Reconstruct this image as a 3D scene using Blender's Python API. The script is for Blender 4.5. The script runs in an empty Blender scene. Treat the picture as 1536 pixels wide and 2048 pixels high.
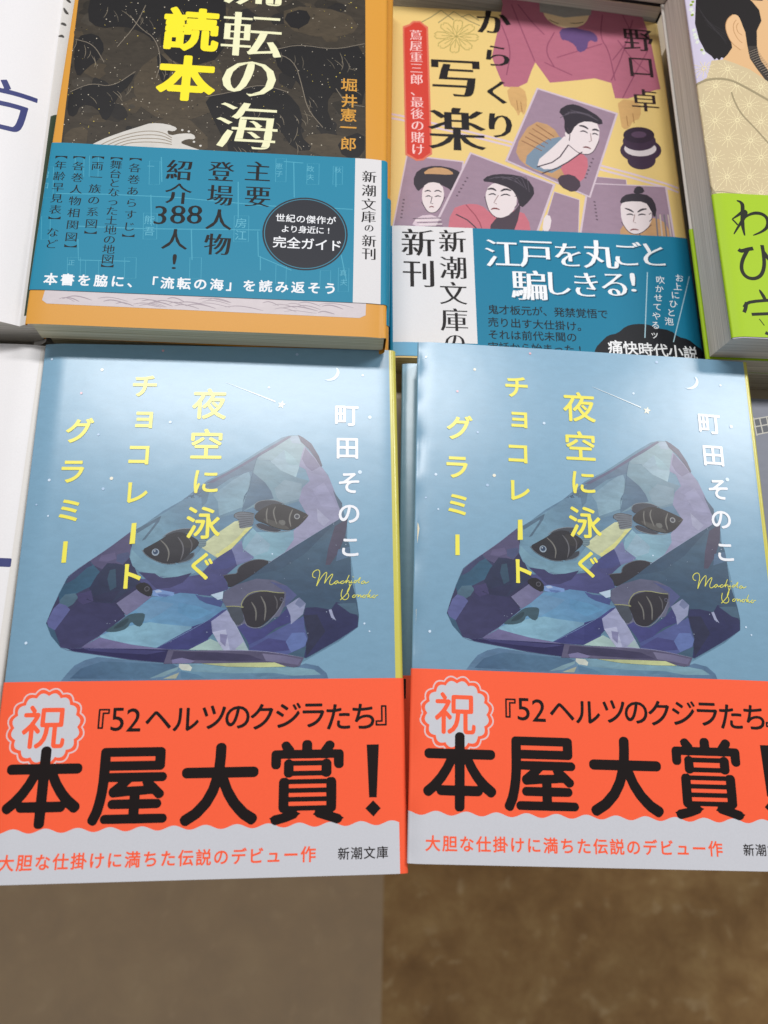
import bpy, bmesh, math, random
import numpy as np
from mathutils import Matrix, Vector
from mathutils.geometry import tessellate_polygon

random.seed(7)
SC = bpy.context.scene
MM = 0.001
TABLE_Z = 0.724            # top of the display table above the floor, metres
FRONT_Z = 0.750            # height of the covers of the two nearest books

# ---------------------------------------------------------------- camera
CAM_R = np.array([[0.997559423, -0.029579744, -0.063247420],
                  [0.010016659, 0.957087092, -0.289627285],
                  [0.069100390, 0.288286899, 0.955047538]])
CAM_H = 217.5              # mm above the front covers
F_PX = 1550.0              # focal length in photo pixels (1536 x 2048)
cam = bpy.data.cameras.new("camera")
cam.sensor_fit = 'VERTICAL'
cam.sensor_height = 24.0
cam.sensor_width = 18.0
cam.lens = F_PX / 2048.0 * 24.0
cam.clip_start = 0.01
cam.clip_end = 50.0
cam.dof.use_dof = True
cam.dof.focus_distance = 0.236
cam.dof.aperture_fstop = (cam.lens * 1.0) / 1.9     # about a 1.9 mm pupil, as a phone has
cam_ob = bpy.data.objects.new("camera", cam)
SC.collection.objects.link(cam_ob)
m = Matrix([list(CAM_R[0]) + [0], list(CAM_R[1]) + [0], list(CAM_R[2]) + [FRONT_Z + CAM_H * MM], [0, 0, 0, 1]])
cam_ob.matrix_world = m
SC.camera = cam_ob

# ---------------------------------------------------------------- light of the shop
world = bpy.data.worlds.new("World")
SC.world = world
world.use_nodes = True
bg = world.node_tree.nodes["Background"]
bg.inputs[0].default_value = (0.975, 0.985, 1.0, 1)
bg.inputs[1].default_value = 0.285


def area_light(name, loc, target, sx, sy, power, col=(1, 0.985, 0.97)):
    d = bpy.data.lights.new(name, 'AREA')
    d.shape = 'RECTANGLE'
    d.size = sx
    d.size_y = sy
    d.energy = power
    d.color = col
    o = bpy.data.objects.new(name, d)
    SC.collection.objects.link(o)
    o.location = loc
    o.rotation_euler = (Vector(target) - Vector(loc)).to_track_quat('-Z', 'Y').to_euler()
    return o


area_light("ceiling_lamp", (-0.22, 0.98, FRONT_Z + 1.75), (-0.22, 0.90, 0.0), 1.2, 0.20, 27)
area_light("next_ceiling_lamp", (1.50, 0.98, FRONT_Z + 1.75), (1.50, 0.90, 0.0), 1.2, 0.20, 27)

SC.view_settings.view_transform = 'Standard'
SC.view_settings.look = 'None'
SC.view_settings.exposure = 0.0
SC.view_settings.gamma = 1.0
SC.view_settings.use_curve_mapping = False


# ---------------------------------------------------------------- colours and materials
def lin(c):
    c = c / 255.0
    return c / 12.92 if c <= 0.04045 else ((c + 0.055) / 1.055) ** 2.4


def rgb(r, g, b, paint=0.0, k=1.0):
    return (min(lin(r) * k, 0.96), min(lin(g) * k, 0.96), min(lin(b) * k, 0.96), paint)


def new_mat(name):
    mt = bpy.data.materials.new(name)
    mt.use_nodes = True
    nt = mt.node_tree
    return mt, nt, nt.nodes["Principled BSDF"]


def print_material(name, rough, spec=0.5, bump=0.0, coat=0.0):
    """Printed paper: colours from the sheet's print, brush grain where the print is a painting."""
    mt, nt, p = new_mat(name)
    N, L = nt.nodes, nt.links
    at = N.new("ShaderNodeAttribute")
    at.attribute_name = "Col"
    tc = N.new("ShaderNodeTexCoord")
    mp = N.new("ShaderNodeMapping")
    mp.inputs['Rotation'].default_value = (0, 0, 0.6)
    mp.inputs['Scale'].default_value = (230, 520, 300)
    L.new(tc.outputs['Object'], mp.inputs[0])
    n1 = N.new("ShaderNodeTexNoise")
    n1.inputs['Scale'].default_value = 1.0
    n1.inputs['Detail'].default_value = 5
    n1.inputs['Roughness'].default_value = 0.62
    n1.inputs['Distortion'].default_value = 0.6
    L.new(mp.outputs[0], n1.inputs['Vector'])
    n2 = N.new("ShaderNodeTexNoise")
    n2.inputs['Scale'].default_value = 2600
    n2.inputs['Detail'].default_value = 2
    L.new(tc.outputs['Object'], n2.inputs['Vector'])
    a = N.new("ShaderNodeMath"); a.operation = 'SUBTRACT'; a.inputs[1].default_value = 0.5
    L.new(n1.outputs[0], a.inputs[0])
    b = N.new("ShaderNodeMath"); b.operation = 'MULTIPLY'
    L.new(a.outputs[0], b.inputs[0]); L.new(at.outputs['Alpha'], b.inputs[1])
    b2 = N.new("ShaderNodeMath"); b2.operation = 'MULTIPLY_ADD'; b2.inputs[1].default_value = 2.0; b2.inputs[2].default_value = 1.0
    L.new(b.outputs[0], b2.inputs[0])
    c = N.new("ShaderNodeMath"); c.operation = 'MULTIPLY_ADD'; c.inputs[1].default_value = 0.10; c.inputs[2].default_value = 0.95
    L.new(n2.outputs[0], c.inputs[0])
    d = N.new("ShaderNodeMath"); d.operation = 'MULTIPLY'
    L.new(b2.outputs[0], d.inputs[0]); L.new(c.outputs[0], d.inputs[1])
    v = N.new("ShaderNodeVectorMath"); v.operation = 'SCALE'
    L.new(at.outputs['Color'], v.inputs[0]); L.new(d.outputs[0], v.inputs['Scale'])
    L.new(v.outputs[0], p.inputs['Base Color'])
    p.inputs['Roughness'].default_value = rough
    p.inputs['Specular IOR Level'].default_value = spec
    if coat:
        p.inputs['Coat Weight'].default_value = coat
        p.inputs['Coat Roughness'].default_value = 0.12
    if bump:
        n3 = N.new("ShaderNodeTexNoise")
        n3.inputs['Scale'].default_value = 34
        n3.inputs['Detail'].default_value = 3
        oi = N.new("ShaderNodeObjectInfo")
        sh = N.new("ShaderNodeVectorMath"); sh.operation = 'MULTIPLY_ADD'
        sh.inputs[1].default_value = (3, 3, 3)
        L.new(oi.outputs['Random'], sh.inputs[0]); L.new(tc.outputs['Object'], sh.inputs[2])
        L.new(sh.outputs[0], n3.inputs['Vector'])
        bp = N.new("ShaderNodeBump")
        bp.inputs['Strength'].default_value = bump
        bp.inputs['Distance'].default_value = 0.0012
        L.new(n3.outputs[0], bp.inputs['Height'])
        L.new(bp.outputs[0], p.inputs['Normal'])
    return mt


GLOSS = print_material("laminated_cover", 0.25, 0.52, 0.15)
SATIN = print_material("satin_cover", 0.38, 0.22, 0.10)
BAND = print_material("coated_band_paper", 0.45, 0.15, 0.08)


def page_material(name, c1, c2):
    mt, nt, p = new_mat(name)
    N, L = nt.nodes, nt.links
    tc = N.new("ShaderNodeTexCoord")
    mp = N.new("ShaderNodeMapping")
    mp.inputs['Scale'].default_value = (18, 18, 2400)
    L.new(tc.outputs['Object'], mp.inputs[0])
    n = N.new("ShaderNodeTexNoise")
    n.inputs['Scale'].default_value = 1.0
    n.inputs['Detail'].default_value = 3
    L.new(mp.outputs[0], n.inputs['Vector'])
    r = N.new("ShaderNodeValToRGB")
    r.color_ramp.elements[0].position = 0.32
    r.color_ramp.elements[1].position = 0.68
    r.color_ramp.elements[0].color = c1[:3] + (1,)
    r.color_ramp.elements[1].color = c2[:3] + (1,)
    L.new(n.outputs[0], r.inputs[0])
    L.new(r.outputs[0], p.inputs['Base Color'])
    p.inputs['Roughness'].default_value = 0.85
    bp = N.new("ShaderNodeBump")
    bp.inputs['Strength'].default_value = 0.25
    bp.inputs['Distance'].default_value = 0.0003
    L.new(n.outputs[0], bp.inputs['Height'])
    L.new(bp.outputs[0], p.inputs['Normal'])
    return mt


PAGES_CREAM = page_material("cream_pages", rgb(192, 182, 148), rgb(234, 226, 198))
PAGES_GREY = page_material("grey_pages", rgb(192, 185, 175), rgb(228, 222, 212))


# ---------------------------------------------------------------- scene helpers
def link(o):
    SC.collection.objects.link(o)
    return o


def empty(name, label, cat, loc, rotz=0, group=None):
    o = link(bpy.data.objects.new(name, None))
    o.empty_display_size = 0.02
    o.location = loc
    o.rotation_euler = (0, 0, rotz)
    o["label"] = label
    o["category"] = cat
    if group:
        o["group"] = group
    return o


def box_bm(bm, x0, x1, y0, y1, z0, z1):
    vs = [bm.verts.new(p) for p in ((x0, y0, z0), (x1, y0, z0), (x1, y1, z0), (x0, y1, z0),
                                    (x0, y0, z1), (x1, y0, z1), (x1, y1, z1), (x0, y1, z1))]
    for f in ((3, 2, 1, 0), (4, 5, 6, 7), (0, 1, 5, 4), (1, 2, 6, 5), (2, 3, 7, 6), (3, 0, 4, 7)):
        bm.faces.new([vs[i] for i in f])


def bm_object(name, bm, mat, parent=None, bevel=0):
    if bevel:
        bmesh.ops.bevel(bm, geom=list(bm.edges), offset=bevel, segments=2, affect='EDGES', profile=0.5)
    me = bpy.data.meshes.new(name)
    bm.to_mesh(me)
    bm.free()
    me.materials.append(mat)
    o = link(bpy.data.objects.new(name, me))
    if parent:
        o.parent = parent
    return o


# ---------------------------------------------------------------- lettering
_glyphs = {}


def _raw_glyph(ch, offset=0.0, res=3):
    key = (ch, offset, res)
    if key in _glyphs:
        return _glyphs[key]
    cu = bpy.data.curves.new("glyph", 'FONT')
    cu.body = ch
    cu.size = 1
    cu.offset = offset
    cu.resolution_u = res
    ob = link(bpy.data.objects.new("glyph", cu))
    dg = bpy.context.evaluated_depsgraph_get()
    me = bpy.data.meshes.new_from_object(ob.evaluated_get(dg))
    V = np.array([(v.co.x, v.co.y) for v in me.vertices]).reshape(-1, 2)
    T = []
    me.calc_loop_triangles()
    for t in me.loop_triangles:
        T.append(tuple(t.vertices))
    bpy.data.objects.remove(ob)
    bpy.data.curves.remove(cu)
    bpy.data.meshes.remove(me)
    T = np.array(T, int).reshape(-1, 3)
    if len(T):
        a, b, c = V[T[:, 0]], V[T[:, 1]], V[T[:, 2]]
        cr = (b[:, 0] - a[:, 0]) * (c[:, 1] - a[:, 1]) - (b[:, 1] - a[:, 1]) * (c[:, 0] - a[:, 0])
        T[cr < 0] = T[cr < 0][:, ::-1]
    _glyphs[key] = (V, T)
    return V, T


def _boundary(T):
    E = {}
    for t in T:
        for i in range(3):
            e = (int(t[i]), int(t[(i + 1) % 3]))
            E[e] = E.get(e, 0) + 1
    return [e for e in E if (e[1], e[0]) not in E]


def mincho_glyph(ch, fat=0.016, thin=0.014):
    """Heavy stems and thin cross strokes, as in a printed Ming face."""
    key = (ch, 'mincho', fat, thin)
    if key in _glyphs:
        return _glyphs[key]
    V, T = _raw_glyph(ch)
    n = np.zeros_like(V)
    for a, b in _boundary(T):
        d = V[b] - V[a]
        l = np.hypot(*d) + 1e-9
        nn = np.array([d[1], -d[0]]) / l
        n[a] += nn
        n[b] += nn
    ln = np.hypot(n[:, 0], n[:, 1])[:, None] + 1e-9
    n = n / ln
    W = V.copy()
    W[:, 0] += n[:, 0] * fat
    W[:, 1] -= n[:, 1] * thin
    _glyphs[key] = (W, T)
    return W, T


def round_glyph(ch, r, core=0.0):
    """The glyph thinned by core and grown again by core + r, so that its stroke ends come out round: contour of a distance field."""
    N = 150 if core else 90
    key = (ch, 'round', r, core)
    if key in _glyphs:
        return _glyphs[key]
    V, T = _raw_glyph(ch, 0.0, 4)
    pad = r + 0.05
    lo, hi = V.min(0) - pad, V.max(0) + pad
    h = max(hi - lo) / N
    nx, ny = int((hi[0] - lo[0]) / h) + 2, int((hi[1] - lo[1]) / h) + 2
    gx, gy = np.meshgrid(lo[0] + h * np.arange(nx), lo[1] + h * np.arange(ny))
    P = np.stack([gx.ravel(), gy.ravel()], 1)
    ins = np.zeros(len(P), bool)
    for t in T:
        a, b, c = V[t[0]], V[t[1]], V[t[2]]

        def s(p, q):
            return (q[0] - p[0]) * (P[:, 1] - p[1]) - (q[1] - p[1]) * (P[:, 0] - p[0])
        ins |= (s(a, b) >= -1e-9) & (s(b, c) >= -1e-9) & (s(c, a) >= -1e-9)
    D = np.full(len(P), 9.0)
    for a, b in _boundary(T):
        A, B = V[a], V[b]
        d = B - A
        t = np.clip(((P - A) @ d) / (d @ d + 1e-12), 0, 1)
        q = P - A - t[:, None] * d
        D = np.minimum(D, np.hypot(q[:, 0], q[:, 1]))
    sd = np.where(ins, -D, D)
    if core:
        # strokes thinner than the core are kept by thinning them less
        G = sd + core
        k = (G < 0) & (G > -2.2 * h)
        K, gk = P[k], G[k]
        D2 = np.full(len(P), 9.0)
        for i in range(0, len(K), 64):
            q = np.hypot(P[:, None, 0] - K[None, i:i + 64, 0], P[:, None, 1] - K[None, i:i + 64, 1]) + gk[None, i:i + 64]
            D2 = np.minimum(D2, q.min(1))
        F = np.minimum(D2 - core - r, sd - r * 0.2).reshape(ny, nx)
    else:
        F = (sd - r).reshape(ny, nx)
    segs = {}

    def ip(y0, x0, y1, x1):
        f0, f1 = F[y0, x0], F[y1, x1]
        k = f0 / (f0 - f1)
        return (round(lo[0] + h * (x0 + k * (x1 - x0)), 6), round(lo[1] + h * (y0 + k * (y1 - y0)), 6))
    neg = F < 0
    cells = np.argwhere((neg[:-1, :-1] != neg[1:, 1:]) | (neg[:-1, 1:] != neg[1:, :-1]) | (neg[:-1, :-1] != neg[:-1, 1:]))
    for y, x in cells:
        q = [(y, x), (y, x + 1), (y + 1, x + 1), (y + 1, x)]
        ex, en = [], []
        for i in range(4):
            p0, p1 = q[i], q[(i + 1) % 4]
            if neg[p0] and not neg[p1]:
                ex.append(ip(*p0, *p1))
            elif not neg[p0] and neg[p1]:
                en.append(ip(*p0, *p1))
        if len(ex) == 1:
            segs[ex[0]] = en[0]
        elif len(ex) == 2:
            segs[ex[0]] = en[0]
            segs[ex[1]] = en[1]
    loops = []
    while segs:
        s0, nxt = segs.popitem()
        loop = [s0]
        while nxt in segs:
            loop.append(nxt)
            nxt = segs.pop(nxt)
        if len(loop) > 6:
            loops.append(loop)
    cu = bpy.data.curves.new("glyph", 'CURVE')
    cu.dimensions = '2D'
    cu.fill_mode = 'BOTH'
    for lp in loops:
        keep = [lp[0]]
        for i in range(1, len(lp) - 1):
            a, b, c = np.array(keep[-1]), np.array(lp[i]), np.array(lp[i + 1])
            cr = abs((b[0] - a[0]) * (c[1] - a[1]) - (b[1] - a[1]) * (c[0] - a[0])) / (np.hypot(*(c - a)) + 1e-9)
            if cr > 0.0009 or np.hypot(*(b - a)) > 0.12:
                keep.append(lp[i])
        sp = cu.splines.new('POLY')
        sp.points.add(len(keep) - 1)
        for i, p in enumerate(keep):
            sp.points[i].co = (p[0], p[1], 0, 1)
        sp.use_cyclic_u = True
    ob = link(bpy.data.objects.new("glyph", cu))
    me = bpy.data.meshes.new_from_object(ob.evaluated_get(bpy.context.evaluated_depsgraph_get()))
    me.calc_loop_triangles()
    V2 = np.array([(v.co.x, v.co.y) for v in me.vertices]).reshape(-1, 2)
    T2 = np.array([tuple(t.vertices) for t in me.loop_triangles], int).reshape(-1, 3)
    bpy.data.objects.remove(ob)
    bpy.data.curves.remove(cu)
    bpy.data.meshes.remove(me)
    _glyphs[key] = (V2, T2)
    return V2, T2


# ---------------------------------------------------------------- a printed sheet
LAYER = 0.005              # mm between one ink layer and the next


class Print:
    """Flat shapes in sheet millimetres (u right, v up), later cut along the sheet's bending lines and laid on it."""

    def __init__(self, clip=None):
        self.V, self.F, self.C = [], [], []
        self.colours = []
        self.clip = clip

    def _add(self, verts, tris, colour, layer):
        b = len(self.V)
        if isinstance(layer, (list, tuple, np.ndarray)):
            self.V += [(p[0], p[1], l) for p, l in zip(verts, layer)]
        else:
            self.V += [(p[0], p[1], layer) for p in verts]
        if colour not in self.colours:
            self.colours.append(colour)
        ci = self.colours.index(colour)
        for t in tris:
            a, c, d = (self.V[b + i] for i in t[:3])
            cr = (c[0] - a[0]) * (d[1] - a[1]) - (c[1] - a[1]) * (d[0] - a[0])
            if len(t) == 3 and abs(cr) < 1e-7:
                continue
            t = tuple(t) if cr > 0 or len(t) > 3 else tuple(t)[::-1]
            self.F.append(tuple(b + i for i in t))
            self.C.append(ci)

    def rect(self, u0, u1, v0, v1, colour, layer):
        self._add([(u0, v0), (u1, v0), (u1, v1), (u0, v1)], [(0, 1, 2, 3)], colour, layer)

    def poly(self, pts, colour, layer, smooth=0):
        pts = [tuple(p) for p in pts]
        for _ in range(smooth):
            q = []
            for i in range(len(pts)):
                a, b = pts[i], pts[(i + 1) % len(pts)]
                q.append((a[0] * .75 + b[0] * .25, a[1] * .75 + b[1] * .25))
                q.append((a[0] * .25 + b[0] * .75, a[1] * .25 + b[1] * .75))
            pts = q
        tris = tessellate_polygon([[Vector((p[0], p[1], 0)) for p in pts]])
        self._add(pts, tris, colour, layer)

    def disc(self, c, r, colour, layer, n=16, ry=None):
        ry = ry or r
        self.poly([(c[0] + r * math.cos(2 * math.pi * i / n), c[1] + ry * math.sin(2 * math.pi * i / n)) for i in range(n)], colour, layer)

    def stroke(self, pts, w, colour, layer, smooth=0, taper=False, closed=False):
        P = [np.array(p, float) for p in pts]
        for _ in range(smooth):
            q = [P[0]]
            for a, b in zip(P[:-1], P[1:]):
                q += [a * .75 + b * .25, a * .25 + b * .75]
            q.append(P[-1])
            P = q
        n = len(P)
        if n < 2:
            return
        L, R, lay = [], [], []
        for i in range(n):
            if closed:
                d = P[(i + 1) % n] - P[i - 1]
            else:
                d = P[min(i + 1, n - 1)] - P[max(i - 1, 0)]
            d = d / (np.hypot(*d) + 1e-9)
            nn = np.array([-d[1], d[0]])
            ww = w / 2
            if taper:
                t = i / (n - 1)
                ww *= 0.25 + 0.75 * min(1.0, 3.2 * t, 3.2 * (1 - t)) if taper is True else (1 - t * 0.85)
            L.append(P[i] + nn * ww)
            R.append(P[i] - nn * ww)
            lay.append(layer + 0.5 * i / n)
        V = L + R
        tris = []
        for i in range(n if closed else n - 1):
            j = (i + 1) % n
            tris += [(i, n + i, n + j), (i, n + j, j)]
        self._add(V, tris, colour, lay + lay if not closed else layer)

    def glyph(self, ch, u, v, em, colour, layer, style='plain', weight=0.0, fit=False, sy=1.0, rot=0.0):
        if style == 'maru':
            V, T = round_glyph(ch, weight, 0.026)
        elif style == 'soft':
            V, T = round_glyph(ch, weight, 0.013)
        elif style == 'round':
            V, T = round_glyph(ch, weight)
        elif style == 'mincho':
            V, T = mincho_glyph(ch, weight if weight else 0.016)
        else:
            V, T = _raw_glyph(ch, weight)
        if not len(T):
            return
        c = (V.min(0) + V.max(0)) / 2 if fit else np.array([0.5, 0.38])
        if ord(ch) < 0x250 and not fit:
            c = np.array([(V[:, 0].min() + V[:, 0].max()) / 2, 0.34])
        W = (V - c) * em * np.array([1, sy])
        if rot:
            cs, sn = math.cos(rot), math.sin(rot)
            W = W @ np.array([[cs, sn], [-sn, cs]])
        self._add([(u + p[0], v + p[1]) for p in W], T, colour, layer)


class Sheet:
    """The surface of one jacket or band: flat front, rounded fore-edge fold, rounded spine. bend(u, v) lifts the front, in mm."""

    def __init__(self, W, H, T, bend=None, spine=1.6, fold=0.45, raise_=0.0):
        self.W, self.H, self.T, self.rs, self.rf, self.up = W, H, T, spine, fold, raise_
        self.bend = bend or (lambda u, v: 0.0)
        self.qs = spine * math.pi / 2
        self.flat = max(T - 2 * spine, 0.0)
        self.len = W + 2 * self.qs + self.flat

    def at(self, u, v, off):
        o = off + self.up
        W, T, rs, rf = self.W, self.T, self.rs, self.rf
        if u < 0:
            t = min(-u / rf, math.pi)
            zb = self.bend(0, v)
            return (-(rf + o) * math.sin(t), v, T + zb - rf + (rf + o) * math.cos(t))
        if u <= W:
            return (u, v, T + self.bend(u, v) + o)
        zb = self.bend(W, v)
        s = u - W
        if s < self.qs:
            t = s / rs
            k = 1 - t / (math.pi / 2)
            return (W + (rs + o) * math.sin(t), v, T + zb * k - rs + (rs + o) * math.cos(t))
        s -= self.qs
        if s < self.flat:
            return (W + rs + o, v, T - rs - s)
        t = min((s - self.flat) / rs, math.pi / 2)
        return (W + (rs + o) * math.cos(t), v, rs - (rs + o) * math.sin(t))

    def cuts_u(self):
        c = [-self.rf * math.pi * k / 5 for k in range(0, 5)]
        c += [0.6, 1.2, 2, 3, 4.2, 5.6, 7.2, 9] + list(np.arange(12, self.W - 11, 5.0))
        c += [self.W - d for d in (10, 8, 6.5, 5, 3.8, 2.6, 1.6, 0.8, 0)]
        c += [self.W + self.qs * k / 7 for k in range(1, 8)]
        c += [self.W + self.qs + self.flat + self.qs * k / 5 for k in range(0, 5)]
        return c

    def cuts_v(self):
        return [0.8, 1.8, 3, 5, 8] + list(np.arange(12, self.H - 10, 6.0)) + [self.H - d for d in (9, 7, 5, 3.5, 2.2, 1.2, 0.5)]

    def build(self, name, pr, mat, parent, origin, thickness=0.0):
        """Cut the print along the bending lines and lay it on this surface; ORIGIN is the sheet's (u, v) at the parent's origin."""
        bm = bmesh.new()
        il = bm.faces.layers.int.new("ink")
        vs = [bm.verts.new(p) for p in pr.V]
        for f, c in zip(pr.F, pr.C):
            try:
                fc = bm.faces.new([vs[i] for i in f])
                fc[il] = c
            except ValueError:
                pass
        umin, umax = min(p[0] for p in pr.V), max(p[0] for p in pr.V)
        vmin, vmax = min(p[1] for p in pr.V), max(p[1] for p in pr.V)
        for c in self.cuts_u():
            if umin < c < umax:
                bmesh.ops.bisect_plane(bm, geom=bm.verts[:] + bm.edges[:] + bm.faces[:], dist=1e-5, plane_co=(c, 0, 0), plane_no=(1, 0, 0))
        for c in self.cuts_v():
            if vmin < c < vmax:
                bmesh.ops.bisect_plane(bm, geom=bm.verts[:] + bm.edges[:] + bm.faces[:], dist=1e-5, plane_co=(0, c, 0), plane_no=(0, 1, 0))
        cl = bm.loops.layers.float_color.new("Col")
        for f in bm.faces:
            col = pr.colours[f[il]]
            for lp in f.loops:
                lp[cl] = col(lp.vert.co.x, lp.vert.co.y) if callable(col) else col
            f.smooth = True
        normals = []
        for v in bm.verts:
            u_, v_ = v.co.x, v.co.y
            o_ = v.co.z * LAYER
            x, y, z = self.at(u_, v_, o_)
            d1 = Vector(self.at(u_ + .12, v_, o_)) - Vector(self.at(u_ - .12, v_, o_))
            d2 = Vector(self.at(u_, v_ + .12, o_)) - Vector(self.at(u_, v_ - .12, o_))
            nv = d1.cross(d2)
            normals.append(nv.normalized() if nv.length > 1e-9 else Vector((0, 0, 1)))
            v.co = ((x - origin[0]) * MM, (y - origin[1]) * MM, z * MM)
        bm.faces.layers.int.remove(il)
        me = bpy.data.meshes.new(name)
        bm.to_mesh(me)
        bm.free()
        me.normals_split_custom_set_from_vertices(normals)
        me.materials.append(mat)
        o = link(bpy.data.objects.new(name, me))
        o.parent = parent
        return o


class Book:
    """A paperback lying face up. (x, y) its front's lower left corner on the shelf, in mm; z its top, in mm against the front books."""

    def __init__(self, name, label, x, y, ang, z, T, W=105.5, H=151.0, bend=None, spine=1.6, group=None, pages=PAGES_CREAM, board=None, cat="book", lean=0.0):
        self.lean = lean
        self.x, self.y, self.ang, self.z, self.T, self.W, self.H = x, y, ang, z, T, W, H
        self.bend, self.spine = bend, spine
        c, s = math.cos(ang), math.sin(ang)
        ox, oy = W / 2, H / 2
        self.origin = (ox, oy)
        self.root = empty(name, label, cat, ((x + c * ox - s * oy) * MM, (y + s * ox + c * oy) * MM, FRONT_Z + (z - T) * MM), ang, group)
        self.sheet = Sheet(W, H, T, bend, spine)
        self.band_sheet = Sheet(W, H, T, bend, spine, raise_=0.22)
        self._pages(pages, board)

    def uv(self, px, py):
        """Where a point of the cover seen at (px, py) in the photograph lies on the sheet, in mm."""
        d = CAM_R @ np.array([(px - 768) / F_PX, -(py - 1024) / F_PX, -1.0])
        t = (self.z - CAM_H) / d[2]
        X, Y = d[0] * t - self.x, d[1] * t - self.y
        c, s = math.cos(self.ang), math.sin(self.ang)
        return (c * X + s * Y, -s * X + c * Y)

    def mmpx(self, px, py):
        a, b = self.uv(px - 5, py), self.uv(px + 5, py)
        return math.hypot(a[0] - b[0], a[1] - b[1]) / 10

    def _pages(self, mat, board):
        W, H, T, rs = self.W, self.H, self.T, self.spine
        bend = self.bend or (lambda u, v: 0)
        inset, gap = 1.1, 0.55
        us = [0.9, 2, 3.5, 5.5, 8] + list(np.linspace(12, W - 12, 9)) + [W - 8, W - 5, W - 2.5, W - 1, W]
        top = [(u, None) for u in us]
        rows = []
        rr = max(rs - gap, 0.2)

        def ring(v):
            r = [(u, T - gap + bend(u, v)) for u in us]
            for k in range(1, 7):
                t = k / 6 * math.pi / 2
                r.append((W + rr * math.sin(t), T - gap - rr * (1 - math.cos(t)) + bend(W, v) * (1 - k / 6)))
            for k in range(0, 7):
                t = k / 6 * math.pi / 2
                r.append((W + rr * math.cos(t), gap + rr - rr * math.sin(t)))
            r += [(u, gap) for u in reversed(us)]
            return r
        vs_ = [inset] + [3, 6, 12] + list(np.linspace(24, H - 24, 5)) + [H - 12, H - 6, H - 3, H - inset]
        bm = bmesh.new()
        prev = None
        for v in vs_:
            cur = [bm.verts.new(((u - self.origin[0] - self.lean * (1 - z / T) * max(0, 1 - u / 30)) * MM, (v - self.origin[1]) * MM, z * MM)) for u, z in ring(v)]
            if prev:
                for i in range(len(cur)):
                    j = (i + 1) % len(cur)
                    bm.faces.new((prev[i], cur[i], cur[j], prev[j]))
            rows.append(cur)
            prev = cur
        n = len(us)
        m_ = len(rows[0])
        for cur, flip in ((rows[0], False), (rows[-1], True)):
            # pair up the top and bottom outline so that the curved end face stays a strip of quads
            for i in range(m_ // 2 - 1):
                f = (cur[i], cur[i + 1], cur[m_ - 2 - i], cur[m_ - 1 - i])
                try:
                    bm.faces.new(f if not flip else f[::-1])
                except ValueError:
                    pass
        bmesh.ops.recalc_face_normals(bm, faces=bm.faces[:])
        self.block = bm_object("page_block", bm, mat, self.root)
        # the paper cover under the jacket, a thin sheet just proud of the pages
        bm = bmesh.new()
        prev = None
        bs = Sheet(W - 0.2, H, T - 0.5, bend, max(rs - 0.3, .2), .2)
        U = [0.5] + us[1:] + [W - 0.2 + bs.qs * k / 5 for k in range(1, 6)]
        for u in U:
            a = [bs.at(u, v, 0.2) for v in (0.25,) + tuple(vs_[1:-1]) + (H - .25,)]
            lo = [bs.at(u, v, -0.05) for v in (0.25,) + tuple(vs_[1:-1]) + (H - .25,)]
            cur = [bm.verts.new(((p[0] - self.origin[0]) * MM, (p[1] - self.origin[1]) * MM, p[2] * MM)) for p in a + lo[::-1]]
            if prev:
                for i in range(len(cur)):
                    j = (i + 1) % len(cur)
                    bm.faces.new((prev[i], cur[i], cur[j], prev[j]))
            else:
                k = len(cur) // 2
                for i in range(k - 1):
                    bm.faces.new((cur[i], cur[i + 1], cur[2 * k - 2 - i], cur[2 * k - 1 - i]))
            prev = cur
        bmesh.ops.recalc_face_normals(bm, faces=bm.faces[:])
        for f in bm.faces:
            f.smooth = False
        mt = bpy.data.materials.get("inner_board")
        if not mt:
            mt, nt, p = new_mat("inner_board")
            nz = nt.nodes.new("ShaderNodeTexNoise"); nz.inputs['Scale'].default_value = 900
            rp = nt.nodes.new("ShaderNodeValToRGB")
            rp.color_ramp.elements[0].color = rgb(224, 212, 180)
            rp.color_ramp.elements[1].color = rgb(238, 228, 200)
            nt.links.new(nz.outputs[0], rp.inputs[0]); nt.links.new(rp.outputs[0], p.inputs['Base Color'])
            p.inputs['Roughness'].default_value = 0.7
        bm_object("inner_cover", bm, mt, self.root)

    def cover_print(self, base, spine_col):
        pr = Print()
        rf = self.sheet.rf
        self._base = base
        pr.rect(-rf * math.pi, self.W, 0, self.H, base, 0)
        pr.rect(self.W, self.sheet.len, 0, self.H, spine_col, 0)
        return pr

    def finish_cover(self, pr, mat, name="cover"):
        return self.sheet.build(name, pr, mat, self.root, self.origin)

    def finish_band(self, pr, mat, name="paper_band"):
        return self.band_sheet.build(name, pr, mat, self.root, self.origin)


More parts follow.
